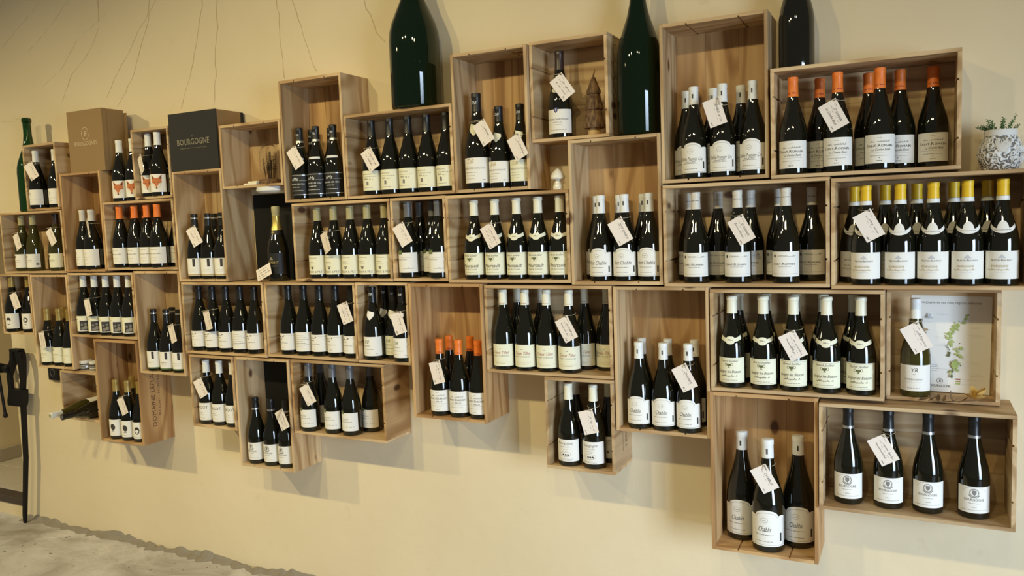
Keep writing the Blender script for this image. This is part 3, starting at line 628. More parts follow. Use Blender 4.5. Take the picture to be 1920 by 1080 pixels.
    if c == 19: p.caps('NUITON-BEAUNOY', -.002, .050, .0045, 'ink', w=.054).poly([(-.012, .058), (-.007, .064), (-.002, .069), (.003, .064), (.008, .058)], 'pale_grey_ink').txt('BOURGOGNE', -.008, .033, .006, 'gold_ink', w=.044).scr(-.040, .018, .024, .005, 'gold_ink', .0007).scr(-.02, .01, .018, .002, 'pale_grey_ink'); return (*rectlab(.019, .097, 'paper', 1.26), p)
    if c in (20, 23): face(p, (0, 1, 2, 1)[i] if c == 20 else (3, 3, 1, 0)[i]); return (*rectlab(.018, .100, 'paper'), p)
    if c == 21: p.scr(-.030, -.020, .062, .005, 'olive_ink').scr(-.034, .012, .042, .004, 'grey_ink', .0008).line([(-.046, .036), (.040, .036)], .0005, 'olive_ink').scr(-.034, -.01, .022, .003); return (*rectlab(.018, .098, 'cream_paper'), p)
    if c == 22: p.bar(-.010, .036, .0, .058, 'paper').bar(-.007, .033, .004, .054, 'ink').ell(.008, .014, .010, .008, 'grey_ink', 9).ell(.022, .020, .008, .011, 'dim_print', 8).ell(.004, .034, .007, .006, 'grey_ink', 7).ell(.022, .038, .007, .005, 'grey_ink', 8).scr(-.040, -.014, .06, .003).poly([(-.020, .002), (-.010, .002), (-.010, .018)], 'paper'); return (*rectlab(.016, .094, 'cream_paper'), p)
    if c == 25: p.bar(.004, .016, .048, .082, 'ink').bar(-.05, .05, .000, .006, 'green_tab').scr(-.024, .014, .030, .004, 'ink', .0008).scr(-.020, .012, .022, .002); return (*rectlab(.012, .096, 'paper'), p)
    if c in (26, 27):
        if (c == 26 and i == 3) or (c == 27 and i == 1):
            for k in range(7): p.scr(-.040, .006+.012*(k % 3), .066-.008*k, .003, 'ink', .0006)
            return (*rectlab(.018, .100, 'paper', 1.0), p)
        p.scr(-.045, -.012, .056, .006, 'ink', .0018, .0022).scr(-.043, -.018, .046, .006, 'ink', .0018, .0022).poly([(-.012, .064), (-.008, .057), (-.004, .064)], 'ink').line([(-.004, .064), (.046, .064)], .0005, 'grey_ink').scr(-.040, .010, .030, .004, 'grey_ink', .0007).scr(-.02, -.008, .010, .003); return (*rectlab(.020, .092, 'paper'), p)
    if c == 28: p.txt('DB', -.018, .052, .013, 'olive_ink', .4).txt('SANTENAY', -.020, .038, .006, 'grey_ink').scr(-.040, .016, .026, .0035, 'grey_ink').scr(-.03, .0, .012, .002).scr(.022, .032, .008, .003); return (*rectlab(.018, .096, 'paper' if i != 1 else 'cream_paper'), p)
    if c == 29: p.txt('RAGOT', -.010, .055, .013, 'ink', w=.062).scr(-.028, -.004, .036, .003).scr(-.028, .002, .028, .002).scr(-.03, .006, .012, .002).bar(-.05, .05, .001, .002, 'gold_ink'); return (*rectlab(.018, .100, 'paper'), p)
    if c in (30, 39):
        x = -.010 if c == 30 else -.002
        crest(p, x, .060, 1.15); p.txt('BOURGOGNE', x, .036, .007, 'grey_ink', w=.052).scr(x-.014, x+.014, .028, .0025).scr(x-.006, x+.006, .016, .003).scr(x-.034, x+.034, .008, .0022); p.ring(x, .055, .034, .022, .0008, 'pale_grey_ink', 14, .35, PI-.35); return (*rectlab(.019, .097, 'paper'), p)
    if c == 31: p.txt('BOURGOGNE', -.016, .048, .0045, 'grey_ink').scr(-.038, .020, .038, .004, 'grey_ink', .0007).scr(-.016, .030, .016, .005, 'grey_ink', .0006).bar(-.044, -.018, .072, .086, 'green_tab').txt('2021', -.031, .077, .005, 'pale_print'); return (*rectlab(.020, .097, 'paper', 1.12), p)
    if c == 33: p.txt('Creux Tillet', -.004, .046, .011, 'red_ink', .4, w=.066).txt('AUXEY DURESSES', -.004, .036, .005, 'grey_ink', w=.070).scr(-.006, .004, .064, .003).line([(-.036, .016), (.034, .016)], .0005, 'gold_ink').scr(-.022, .018, .010, .0025, 'gold_ink'); return (*rectlab(.014, .096, 'cream_paper'), p)
    if c == 34:
        p.txt('Bourgogne', -.006, .062, .010, 'grey_ink', .35, w=.060).scr(-.024, .014, .052, .003).scr(-.016, .008, .044, .002).scr(-.010, .004, .038, .002)
        p.ring(-.004, .026, .022, .009, .0008, 'grey_ink', 18)
        for k in (-.012, -.003, .006): p.ell(k, .025, .0034, .0028, 'ink', 8, .4).ell(k+.003, .023, .0014, .003, 'ink', 8)
        p.scr(-.034, .026, .008, .002).scr(-.03, .02, .004, .002); return (*rectlab(.018, .098, 'paper'), p)
    if c == 37: p.txt('YR', -.002, .058, .012, 'ink', .2).scr(-.006, .002, .050, .002).txt('CHARDONNAY', -.004, .033, .006, 'grey_ink', w=.056).scr(-.03, .02, .026, .002, 'pale_grey_ink').scr(-.022, .014, .008, .003); return (*rectlab(.019, .098, 'paper', 1.26), p)
def neck(c):
    if c in (12, 36): return wrap('neck_label', 1.10, lambda u: .149+.010*u*u-.0065*math.sqrt(max(0, 1-(u/.34)**2)), lambda u: .161+.010*u*u+.0065*math.sqrt(max(0, 1-(u/.34)**2)), 'cream_paper', 40, 3)
    if c == 19: return wrap('neck_label', 1.08, lambda u: .146+.018*u*u, lambda u: .157+.016*u*u+(.024*math.sqrt(max(0, 1-(u/.40)**2)) if abs(u) < .40 else 0), 'paper', 44, 4)
    if c in (14, 28): return wrap('neck_label', .62, lambda u: .168+.016*abs(u)**2 - (.004 if abs(u) < .2 else 0), lambda u: .198-.004*u, 'cream_paper' if c == 14 else 'paper', 14, 3)
    if c == 15: return wrap('neck_label', .72, lambda u: .163-.010*math.sqrt(max(0, 1-u*u)), lambda u: .163+.010*math.sqrt(max(0, 1-u*u)), 'paper', 18, 3)
    if c == 8: return wrap('neck_label', .85, lambda u: .161, lambda u: .170, 'white_ink', 12, 2)
SPEC = {  # crate: glass, capsule, capsule foot, bulge, band colour
1: ('black', 'cap_white', .238), 2: ('olive', 'cap_olive', .244), 3: ('black', 'cap_offwhite', .240), 4: ('black', 'cap_orange', .236), 5: ('black', 'cap_white', .236),
6: ('black', 'cap_black', .240, 0, 'silver'), 8: ('black', 'cap_black', .243, 0, 'silver'), 9: ('black', 'cap_black', .232), 10: ('black', 'cap_olive', .240), 11: ('black', 'cap_grey', .238),
12: ('black', 'cap_cream', .238, 1), 13: ('black', 'cap_white', .234), 14: ('black', 'cap_black', .240), 15: ('black', 'cap_brown', .232), 16: ('black', 'cap_white', .238), 17: ('black', 'cap_orange', .236),
18: ('black', 'cap_offwhite', .240), 19: ('black', 'cap_yellow', .250, 0, 'cap_white'), 20: ('black', 'cap_gold', .240), 21: ('black', 'cap_gold', .236), 22: ('black', 'cap_white', .240), 23: ('black', 'cap_gold', .238),
25: ('black', 'cap_black', .238, 0, 'silver'), 26: ('black', 'cap_black', .240), 27: ('black', 'cap_black', .240), 28: ('black', 'cap_black', .236), 29: ('black', 'cap_white', .238), 30: ('black', 'cap_black', .250, 0, 'silver'),
31: ('black', 'cap_grey', .238), 32: ('black', 'cap_orange', .240), 33: ('black', 'cap_cream', .240), 34: ('black', 'cap_cream', .238), 35: ('black', 'cap_white', .240), 36: ('black', 'cap_cream', .240, 1), 37: ('olive', 'cap_white', .236), 38: ('black', 'cap_white', .246), 39: ('black', 'cap_black', .242, 0, 'silver')}
LC = {}
def bottle_parts(root, c, i, has_label=True, sc=1):
    sp = SPEC[c]+(0, None)[len(SPEC[c])-3:] if len(SPEC[c]) < 5 else SPEC[c]
    g, cm, zs, bul, band = sp
    if c == 2 and i == 2: cm = 'cap_brown'
    obj('glass_body', glass_mesh(g+'_glass'), root)
    cp = obj('capsule', cap_mesh(cm, zs, bool(bul)), root)
    if band: obj('capsule_band', band_mesh(band, .2725, .280) if c in (6, 25) else band_mesh(band, zs-.009, zs-.0005) if c != 19 else band_mesh(band, .237, .2495), cp)
    if c in (17, 32, 33, 13, 35, 38, 16, 18, 14, 28, 8):
        k = ('capprint', c)
        if k not in LC:
            p = P(); m = 'ink' if c in (17, 32, 13, 35, 38, 16, 33) else ('grey_ink' if c == 18 else 'white_ink')
            if c in (14, 28, 8): p.txt('DB' if c != 8 else 'Ms', -.003, .262, .009, m, .35)
            elif c in (17, 32): p.scr(-.014, .014, .245, .005, 'red_ink', .0009)
            elif c == 18: p.scr(-.012, .014, .266, .004, m, .0009)
            elif c == 33: p.scr(-.012, .012, .245, .003, 'red_ink', .0006)
            else: p.bar(-.002, .002, .258, .272, m)
            LC[k] = p.bent('capsule_print', .0163, 0)
        obj('capsule_print', LC[k], cp)
    if c in (13, 16, 35, 38) and ('foil_line', c) not in LC: pass
    k = (c, i if c in (2, 14, 20, 23, 26, 27, 28) else 0)
    if k not in LC:
        me, z0, p = lab(c, i); LC[k] = (me, p.bent('label_print', LR+.0002, z0) if p.v else None)
    me, pm = LC[k]
    fl = obj('front_label', me, root)
    if pm: obj('label_print', pm, fl)
    if ('n', c) not in LC: LC[('n', c)] = neck(c)
    if LC[('n', c)]:
        nk = obj('neck_label', LC[('n', c)], root)
        if c in (12, 36, 19):
            if ('np', c) not in LC: LC[('np', c)] = P().scr(-.008 if c != 19 else -.022, .008 if c != 19 else .022, -.002, .0055 if c != 19 else .003, 'grey_ink', .0006).bent('neck_print', rad_at(.156)+.0012, .156)
            obj('neck_print', LC[('np', c)], nk)
PHR = {1: 'small crate beside the tall green bottle', 2: 'leftmost wide crate', 3: 'tall crate under the kraft box', 4: 'wide crate left of the black box', 5: 'small fox-label crate',
6: 'tall crate under the black box', 8: 'tall crate of black labels', 9: 'wide crate under the widest green bottle', 10: 'wide crate right of the sparkling bottle', 11: 'narrow green-tab crate',
12: 'wide crate under the ceramic mushroom', 13: 'tall crate under a big green bottle', 14: 'tall crate left of the fir tree', 15: 'crate with the wooden fir tree', 16: 'topmost tall crate', 17: 'wide crate at upper right',
18: 'wide crate below the topmost tall crate', 19: 'wide crate under the plant pot', 20: 'small crate above the iron vise', 21: 'tall crate above the black socket', 22: 'crate of photograph labels', 23: 'tall crate with stamped side',
25: 'tall crate of green-edged labels', 26: 'wide crate above the bold-lettered crate', 27: 'wide crate left of the shield-neck bottles', 28: 'narrow crate of shield-neck bottles', 29: 'small bold-lettered crate', 30: 'tall crate with black back',
31: 'wide low green-tab crate', 32: 'tall orange-cap crate in the middle', 33: 'wide eight-bottle crate', 34: 'small low crate below the eight-bottle crate', 35: 'tall crate right of the eight-bottle crate', 36: 'wide goblet-label crate at lower right', 37: 'shallow crate with the map', 38: 'lowest tall crate', 39: 'lowest wide crate'}
DSC = {1: 'white-capped red wine bottle', 2: 'olive glass wine bottle', 3: 'off-white-capped wine bottle', 4: 'orange-capped wine bottle', 5: 'fox-label wine bottle', 6: 'black-capped silver-banded bottle', 8: 'black-label wine bottle', 9: 'black-capped cream-label bottle',
10: 'olive-capped cream-label bottle', 11: 'grey-capped green-tabbed bottle', 12: 'cream-capped goblet-label bottle', 13: 'white-capped arched-label bottle', 14: 'black-capped wine bottle', 15: 'brown-capped wine bottle with a shield label', 16: 'white-capped arched-label bottle', 17: 'orange-capped wine bottle',
18: 'off-white-capped wine bottle', 19: 'yellow-capped wine bottle', 20: 'face-label wine bottle', 21: 'gold-capped wine bottle', 22: 'photograph-label wine bottle', 23: 'gold-capped face-label bottle', 25: 'silver-banded wine bottle', 26: 'black-capped white-label bottle', 27: 'black-capped white-label bottle',
28: 'black-capped shield-neck bottle', 29: 'white-capped bold-lettered bottle', 30: 'black-capped crest-label bottle', 31: 'grey-capped green-tabbed bottle', 32: 'orange-capped wine bottle', 33: 'cream-capped wine bottle', 34: 'cream-capped wine bottle', 35: 'white-capped arched-label bottle', 36: 'cream-capped goblet-label bottle', 37: 'olive wine bottle beside a paper map', 38: 'white-capped magnum bottle', 39: 'black-capped crest-label bottle'}
ORD = ['leftmost', 'second', 'third', 'fourth', 'fifth', 'sixth']
BOB = {}
for c, L in BPOS.items():
    z0, d = CR[c][2], CR[c][4]
    rows = {}
    for i, (x, y) in enumerate(L): rows.setdefault('rear' if y > -d+.098 and len(L) > 1 and c != 39 else 'front', []).append((x, i))
    tags = {}
    for rw, q in rows.items():
        q.sort()
        for n, (x, i) in enumerate(q):
            nm = 'only one' if len(q) == 1 else (ORD[n] if n < len(q)-1 else 'rightmost')
            if len(q) == 3 and n == 1: nm = 'middle'
            tags[i] = f'{nm} in {rw} row' if len(L) > 1 else ''
    for i, (x, y) in enumerate(L):
        sc = 1.0
        if c == 38: sc = 1.225
        if c == 14 and i == 0: sc = 1.19
        if c == 15: sc = 1.045
        if c in (2, 31): sc = .99
        lb = DSC[c]+((', '+tags[i]) if tags[i] else '')+', '+PHR[c]
        if c == 37: lb = 'olive white-capped wine bottle standing before the paper map'
        if c == 15: lb = 'brown-capped wine bottle with shield label beside the wooden fir tree'
        if c == 38: lb = DSC[c]+', '+('left rear', 'centre front', 'right rear')[i]+', '+PHR[c]
        o = thing('wine_bottle', lb, 'bottle', (x, y, z0+T+.0004), (0, 0, min(.30, max(0, .45-x)*.13)+random.uniform(-.07, .07)), group='bottles in the '+PHR[c])
        o.scale = (sc, sc, sc); bottle_parts(o, c, i); BOB[(c, i)] = (o, sc)
for i, x in enumerate((-2.549, -2.452)):
    o = thing('wine_bottle', ('left', 'right')[i]+' fox-label bottle standing on top of the orange-capped crate', 'bottle', (x, -.125, CR[4][3]+.0004), (0, 0, .3), group='fox-label bottles on the crate top')
    bottle_parts(o, 5, 0)
# ------------------------------------------------------------------ price tags
card_me = MB().box(-.0425, .0425, -.0275, .0275, -.0003, .0003).done('card', 'tag_card')
ROLL = {15: -54, 20: -70, 21: -76, 22: -76, 25: -72, 26: -76, 10: -68, 30: -62, 27: -68, 28: -70, 23: -66, 2: -64, 16: -74, 3: -70, 34: -76, 32: -74}
YAW = {3: -28, 21: -6, 25: -14, 5: -22, 22: -8, 30: -4, 1: 14, 6: 10, 10: -22, 26: -14}
TAGTXT = {13: ('PETIT CHABLIS', ''), 16: ('CHABLIS 1er Cru', ''), 17: ('ST ROMAIN', 'La Combe Bazin'), 35: ('CHABLIS', ''), 38: ('CHABLIS', ''), 18: ('ST ROMAIN', '')}
seen = {}
for c, i, x, y, z in TAGS:
    bo, sc = BOB[(c, i)]; nth = seen.get(c, 0); seen[c] = nth+1
    if c == 20: x, y = -3.372, -.186
    yw = YAW.get(c, random.uniform(-6, 6)); y -= .044*abs(math.sin(R(yw)))+.003+(.005 if c in (15, 14) else 0)
    if c in (25, 30): y -= .010
    if c == 3: y -= .050
    lb = 'handwritten price tag '+('on the '+(('left' if nth == 0 else 'right')+' tagged bottle, ') if c in (2, 14) else 'hanging in the ')+PHR[c]
    t = thing('price_tag', lb, 'price tag', (x, y, z), group='handwritten card price tags')
    rot = Matrix.Rotation(R(yw), 3, 'Z') @ Matrix.Rotation(R(90+random.uniform(-2, 2)), 3, 'X') @ Matrix.Rotation(R(ROLL.get(c, -62)+random.uniform(-2, 2)), 3, 'Z')
    cdo = obj('card', card_me, t); cdo.rotation_euler = rot.to_euler()
    p = P(); t1, t2 = TAGTXT.get(c, ('', ''))
    p.scr(-.030, -.016, .019, .002, 'grey_ink', .0005, seed=c).scr(-.030, -.018, .006, .002, 'grey_ink', .0005, seed=c).ell(-.037, .021, .0022, .0022, 'ink', 10)
    if t1: p.txt(t1, .004, .008, .007, 'ink', .25, w=.058 if len(t1) > 9 else .044)
    else: p.scr(-.018, .036, .009, .007, 'ink', .0007, seed=c+nth*.37)
    if t2: p.txt(t2, .0, -.010, .007, 'ink', .25, w=.056)
    elif c % 3 == 0: p.scr(-.028, .026, -.009, .007, 'ink', .0007, seed=c*3.1)
    for k in (0, 1, 2): p.scr(-.014+.016*k, -.006+.016*k, .002, .0016, 'grey_ink', .0004, seed=k)
    p.scr(.026, .038, -.021, .006, 'ink', .0009, seed=c*1.7)
    obj('writing', p.flat('writing', .0007), cdo)
    hole = rot @ Vector((-.037, .021, .0))
    bl = Vector(bo.location)-Vector((x, y, z)); zr = min(max((hole.z+.006-bl.z)/sc, .180), .230); rr = (rad_at(zr)+(.0026 if zr > .215 else .0042))*sc; b = MB()
    ring = [bl+Vector((rr*math.sin(a), -rr*math.cos(a), zr*sc-.004*math.cos(a))) for a in [2*PI*k/18 for k in range(18)]]
    b.tube(ring, .0009, 5, closed=True)
    f = ring[0]
    for s in (-1, 1):
        st = ring[1 if s > 0 else -1]; ko = Vector((st.x+.3*(hole.x-st.x), min(hole.y, st.y)-.003, st.z-.001))
        b.tube([st, ko, Vector((hole.x+.002*s, hole.y-.003, hole.z+.004)), hole+Vector((0, -.002, 0))], .0009, 5)
    obj('string', b.done('string', 'twine', True), t)

# ------------------------------------------------------------------ big green bottles and the sparkling bottle
def big(label, loc, prof, m, lip):
    o = thing('large_bottle', label, 'bottle', loc, group='oversized empty display bottles')
    obj('glass_body', MB().lathe(prof, 40).done('glass_body', m, True), o)
    z, r = lip
    obj('lip', MB().lathe([(z, r), (z+.002, r+.004), (z+.020, r+.004), (z+.024, r), (z+.0245, r*.7)], 28).done('lip', m, True), o)
B1 = [(0, .086), (.004, .094), (.012, .098), (.255, .098), (.290, .0955), (.325, .087), (.370, .068), (.410, .050), (.455, .037), (.51, .030), (.62, .027)]
big('widest dark green bottle standing on the crate of black-capped bottles', (-.838, -.102, CR[9][3]+.0004), B1, 'dark_green_glass', (.615, .028))
B2 = [(z*.97, r*.765) for z, r in B1]
big('large dark green bottle between the fir-tree crate and the topmost crate', (.058, -.098, CR[13][3]+.0004), B2, 'dark_green_glass', (.596, .022))
B3 = [(z*.80, r*.66) for z, r in B1]
big('slim green bottle standing left of the leftmost small crate', (-3.300, -.092, CR[2][3]+.0004), B3[:-1]+[(.478, .0195)], 'green_glass', (.470, .0195))
o = thing('large_bottle', 'black magnum bottle standing on the orange-capped crate at upper right', 'bottle', (.563, -.095, CR[17][3]+.0004), group='oversized empty display bottles'); o.scale = (1.26,)*3
obj('glass_body', glass_mesh('black_glass'), o); obj('capsule', cap_mesh('cap_black', .236), o)
o = thing('sparkling_bottle', 'black sparkling wine bottle with gold foil neck before a black panel', 'bottle', (-1.612, -.085, 1.4465)); o.scale = (1.09,)*3
obj('glass_body', glass_mesh('black_glass'), o)
fz = [(.205, rad_at(.205)+.0008), (.225, rad_at(.225)+.0008), (.245, .0162), (.262, .0158)]
obj('foil', MB().lathe(fz, 24).done('foil', 'foil_gold', True), o)
obj('cork_cap', MB().lathe([(.262, .0158), (.270, .0152), (.275, .0168), (.296, .0172), (.300, .0150)], 24).done('cork_cap', 'cap_olive', True), o)
nl = wrap('neck_label', 2.6, lambda u: .186, lambda u: .204, 'black_paper', 24, 2); q = obj('neck_label', nl, o)
obj('emblem', P().ell(0, .196, .006, .005, 'gold_ink').bent('emblem', rad_at(.195)+.0012, 0), q)
l = obj('front_label', rectlab(.030, .112, 'black_paper')[0], o)
obj('label_print', P().txt('CRÉMANT', .0, .040, .010, 'gold_ink', w=.062).scr(-.024, .024, .030, .003, 'gold_ink').poly([(-.010, .056), (0, .068), (.010, .056)], 'dim_print').bent('label_print', LR+.0002, .030), l)
thing('backing_panel', 'black panel behind the gold-foiled sparkling bottle', 'panel', (-1.632, -.002, 1.4468), me=MB().box(-.183, .183, -.008, 0, 0, .385).done('backing_panel', 'panel_black'))
thing('backing_panel', 'black panel lining the back of the low-hanging crate', 'panel', (-1.664, -.0098, CR[30][2]+T+.0006), me=MB().box(-.146, .146, -.004, 0, 0, .472).done('backing_panel', 'panel_black'))
t = thing('price_tag', 'white card leaning at the foot of the sparkling bottle', 'price tag', (-1.640, -.150, 1.4475))
cc = obj('card', card_me, t, (0, 0, .041)); cc.rotation_euler = (R(72), R(-24), R(4))
p = P().scr(-.034, .020, .014, .004, 'grey_ink', .0006).scr(-.034, .030, .002, .005, 'ink', .0008).scr(-.034, .034, -.010, .005, 'ink', .0008).scr(-.030, .010, -.020, .005, 'ink', .0007)
obj('writing', p.flat('writing', .0007), cc)
t = thing('puck_light', 'flat white round puck light under the glass dome crate', 'lamp', (-1.590, -.098, CR[7][2]-.026))
obj('housing', MB().lathe([(.004, .076), (.008, .082), (.0255, .082)], 40).done('housing', 'white_plastic', True), t); obj('diffuser', MB().lathe([(0, .070), (.004, .075)], 40).done('diffuser', 'paper', True), t)
# ------------------------------------------------------------------ lying bottles and jars
for x, lb, ci in ((-2.972, 'white-capped bottle lying with its neck out of the crate', 1), (-2.880, 'dark bottle lying beside the white-capped lying bottle', 6)):
    o = thing('wine_bottle', lb, 'bottle', (x, -.018, CR[24][2]+T+.0428), (R(90), 0, R(1)), group='bottles lying in the small crate'); o.rotation_euler = (Matrix.Rotation(R(1), 3, 'Z') @ Matrix.Rotation(R(90), 3, 'X') @ Matrix.Rotation(PI, 3, 'Z')).to_euler()
    obj('glass_body', glass_mesh('olive_glass' if ci == 1 else 'black_glass'), o); cp = obj('capsule', cap_mesh('cap_white' if ci == 1 else 'cap_black', .238), o)
    obj('capsule_disc', MB().lathe([(.2969, .0110), (.2974, .0105)], 18).done('capsule_disc', 'cap_olive' if ci == 1 else 'cap_grey'), cp)
    fl = obj('front_label', rectlab(.018, .096, 'paper')[0], o)
for n, (x, y) in enumerate(((-2.940, -.118), (-2.862, -.118))):
    for k in (0, 1):
        t = thing('spread_jar', ('lower' if k == 0 else 'upper')+(' left' if n == 0 else ' right')+' small jar in the stacks on the lying-bottle crate', 'jar', (x, y, CR[24][3]+.0004+k*.0245), group='small stacked jars')
        obj('jar_body', MB().lathe([(0, .028), (.001, .031), (.014, .031), (.0145, .029)], 24).done('jar_body', 'paper', True), t); obj('jar_band', MB().lathe([(.003, .0312), (.0035, .0316), (.010, .0316), (.0105, .0312)], 24, cap=False).done('jar_band', 'ink', True), t)
        obj('lid', MB().lathe([(.0145, .030), (.015, .0322), (.023, .0322), (.024, .030)], 24).done('lid', 'white_plastic' if k else 'silver', True), t)

# ------------------------------------------------------------------ cardboard boxes
t = thing('cardboard_box', 'brown kraft gift box standing on the tall brown crate', 'box', (-2.727, -.095, CR[3][3]+.0004))
obj('lid', MB().box(-.130, .130, -.075, -.048, 0, .298, bev=.001).done('lid', 'kraft'), t)
bd = obj('box_body', MB().box(-.1285, .1285, -.0475, .048, .001, .297, bev=.001).done('box_body', 'kraft'), t)
obj('back_flap', MB().box(-.118, .142, .0485, .056, .001, .284).done('back_flap', 'kraft'), t)
p = P().txt('B', .0, .172, .026, 'pale_print', .3).ring(0, .184, .026, .030, .0025, 'pale_print', 26, .5, 2*PI-.1).txt('BOURGOGNES', 0, .128, .019, 'pale_print', w=.165)
me = mesh('box_print', [(a, -.0756, bb) for a, bb in p.v], p.f, p.mats, p.m); obj('box_print', me, t.children[0])
t = thing('cardboard_box', 'black-fronted cardboard box standing on a tall crate', 'box', (-1.9885, -.090, CR[6][3]+.0004))
fr = obj('front_panel', MB().box(-.149, .149, -.085, -.078, 0, .259, bev=.001).done('front_panel', 'black_card'), t)
obj('box_body', MB().box(-.148, .148, -.0775, .062, .001, .258, bev=.001).done('box_body', 'kraft'), t); obj('back_panel', MB().box(-.149, .149, .0625, .080, 0, .257, bev=.001).done('back_panel', 'black_card'), t)
obj('bottom_flap', MB().box(-.03, .03, -.0865, -.0855, .0, .010).done('bottom_flap', 'black_card'), t)
p = P().txt('BOURGOGNE', 0, .115, .026, 'dim_print', w=.200).scr(-.085, .085, .098, .005, 'dim_print', .0007).txt('LE', 0, .150, .008, 'dim_print')
obj('box_print', mesh('box_print', [(a, -.0857, bb) for a, bb in p.v], p.f, p.mats, p.m), fr)

# ------------------------------------------------------------------ small ornaments
t = thing('glass_dome', 'clear glass dome with dried sprigs on a wooden base', 'dome', (-1.640, -.075, CR[7][2]+T+.0004))
obj('base', MB().lathe([(0, .046), (.002, .048), (.022, .048), (.025, .046)], 36).done('base', 'bark', True), t)
dp = [(.025, .041), (.12, .041), (.145, .038), (.165, .030), (.178, .018), (.184, .006), (.1845, .001)]
obj('dome', MB().lathe(dp+[(z-.0015 if z > .12 else z, max(r-.0016, .0008)) for z, r in reversed(dp)], 32, cap=False).done('dome', 'clear_glass', True), t)
rg = random.Random(11); b = MB()
for k in range(30):
    a = rg.uniform(0, 6.28); r = rg.uniform(.004, .022); h = rg.uniform(.05, .125); pts = [(r*math.cos(a)*(1+s*.5), r*math.sin(a)*(1+s*.5), .026+h*s) for s in (0, .35, .7, 1)]
    b.tube(pts, .0009, 4, 0)
    for s in range(6):
        zz = .026+h*(.4+.1*s); aa = rg.uniform(0, 6.28); c0 = Vector((r*math.cos(a)*1.3, r*math.sin(a)*1.3, zz)); d1 = Vector((math.cos(aa), math.sin(aa), .6))*.009; n1 = Vector((-math.sin(aa), math.cos(aa), 0))*.003
        b.add([c0, c0+d1*.5+n1, c0+d1, c0+d1*.5-n1], [(0, 1, 2, 3)], rg.choice((0, 1, 1)))
obj('dried_sprigs', b.done('dried_sprigs', ['dry_leaf', 'moss']), t)
t = thing('paper_card', 'small white card stand lying left of the glass dome', 'card', (-1.705, -.120, CR[7][2]+T+.0004))
obj('lower_card', MB().box(-.040, .036, -.012, .012, 0, .010, bev=.001).done('lower_card', 'paper'), t); obj('upper_card', MB().box(-.016, .038, -.010, .012, .0102, .018, bev=.001).done('upper_card', 'cream_paper'), t)

t = thing('wooden_fir_tree', 'carved wooden fir tree ornament with bark tiers', 'ornament', (-.112, -.088, CR[15][2]+T+.0004))
obj('trunk', MB().lathe([(0, .024), (.004, .025), (.022, .021), (.036, .016)], 24).done('trunk', 'cut_wood', True), t)
for z, r, h, tp in ((.030, .0395, .068, .024), (.094, .0325, .058, .019), (.148, .0255, .056, .006)):
    obj('tier', MB().lathe([(z, r*.72), (z-.002, r*.94), (z+.004, r), (z+.010, r*.97), (z+h*.55, (r+tp)/2*1.03), (z+h, tp)], 22).done('tier', 'bark', True), t)
obj('twig', MB().tube([(0, 0, .200), (.001, 0, .212), (.004, 0, .220), (.006, 0, .230)], [.004, .003, .0025, .002], 7).done('twig', 'bark', True), t)
t = thing('ceramic_mushroom', 'small glossy white ceramic mushroom on a crate top', 'ornament', (-.238, -.135, CR[12][3]+.0004))
obj('stem', MB().lathe([(0, .015), (.002, .0175), (.012, .0185), (.022, .014), (.032, .0105), (.042, .012)], 26).done('stem', 'ceramic', True), t)
obj('cap', MB().lathe([(.039, .008), (.037, .021), (.040, .0255), (.046, .026), (.056, .0225), (.066, .0155), (.074, .007), (.0765, .001)], 28).done('cap', 'ceramic', True), t)

# vineyard map and dried flower in the shallow crate
t = thing('vineyard_map', 'printed paper map of wine regions standing in the shallow crate', 'map', (.988, -.0160, CR[37][2]+T+.003), (R(-1.2), R(1.0), 0))
sh = obj('sheet', MB().box(-.108, .108, -.0006, 0, 0, .296).done('sheet', 'paper'), t)
def mp(name, p):
    o = obj(name, mesh(name, [(a, -.0011-z, bb) for (a, bb), z in zip(p.v, p.z)], p.f, p.mats, p.m), sh)
    if name == 'map_regions': o['kind'] = 'stuff'
p = P(); rg = random.Random(5)
p.txt('Bourgogne et ses cinq régions viticoles', -.004, .272, .0075, 'grey_ink', w=.168); mp('map_title', p); p = P()
def blob(x0, y0, x1, y1, n, sp, m):
    for k in range(n):
        q = rg.random(); x = x0+(x1-x0)*q+rg.gauss(0, sp); y = y0+(y1-y0)*q+rg.gauss(0, sp); s = rg.uniform(.002, .0055)
        p.poly([(x+s*math.cos(a+rg.uniform(-.3, .3))*rg.uniform(.6, 1.2), y+s*math.sin(a)*rg.uniform(.6, 1.2)) for a in [k2*PI/3 for k2 in range(6)]], m)
blob(.042, .238, .038, .225, 5, .002, 'map_green'); blob(.034, .220, -.006, .176, 34, .005, 'map_green'); blob(.000, .172, .004, .140, 16, .003, 'map_green'); blob(-.004, .140, -.002, .112, 8, .003, 'olive_ink')
blob(.028, .136, .014, .070, 26, .007, 'map_green'); p.poly([(.006, .096), (.022, .098), (.024, .078), (.008, .076)], 'map_green'); blob(.010, .066, .004, .048, 5, .002, 'olive_ink')
blob(-.082, .188, -.060, .184, 12, .004, 'map_brown'); blob(-.070, .228, -.046, .232, 8, .004, 'pale_grey_ink')
for k in range(16): x = rg.choice((.055, .050, -.03, -.08)); p.line([(x, .06+.012*k), (x+rg.uniform(.02, .04), .06+.012*k)], .0006, 'pale_grey_ink')
mp('map_regions', p); p = P()
p.poly([(-.084, .090), (-.066, .100), (-.058, .086), (-.062, .066), (-.084, .066)], 'pale_grey_ink').line([(-.074, .084), (-.079, .076), (-.077, .068)], .003, 'blue_ink')
for k in range(4): p.scr(-.056, -.030, .082-.006*k, .0018, 'grey_ink', .0005)
mp('map_inset', p); p = P()
for x, y in ((.048, .240), (.026, .152), (.030, .084)): p.ell(x, y, .0018, .0018, 'ink', 8)
mp('map_towns', p); p = P()
p.bar(.018, .031, .040, .044, 'red_ink').bar(.018, .031, .033, .037, 'gold_ink').bar(.018, .031, .026, .030, 'map_green')
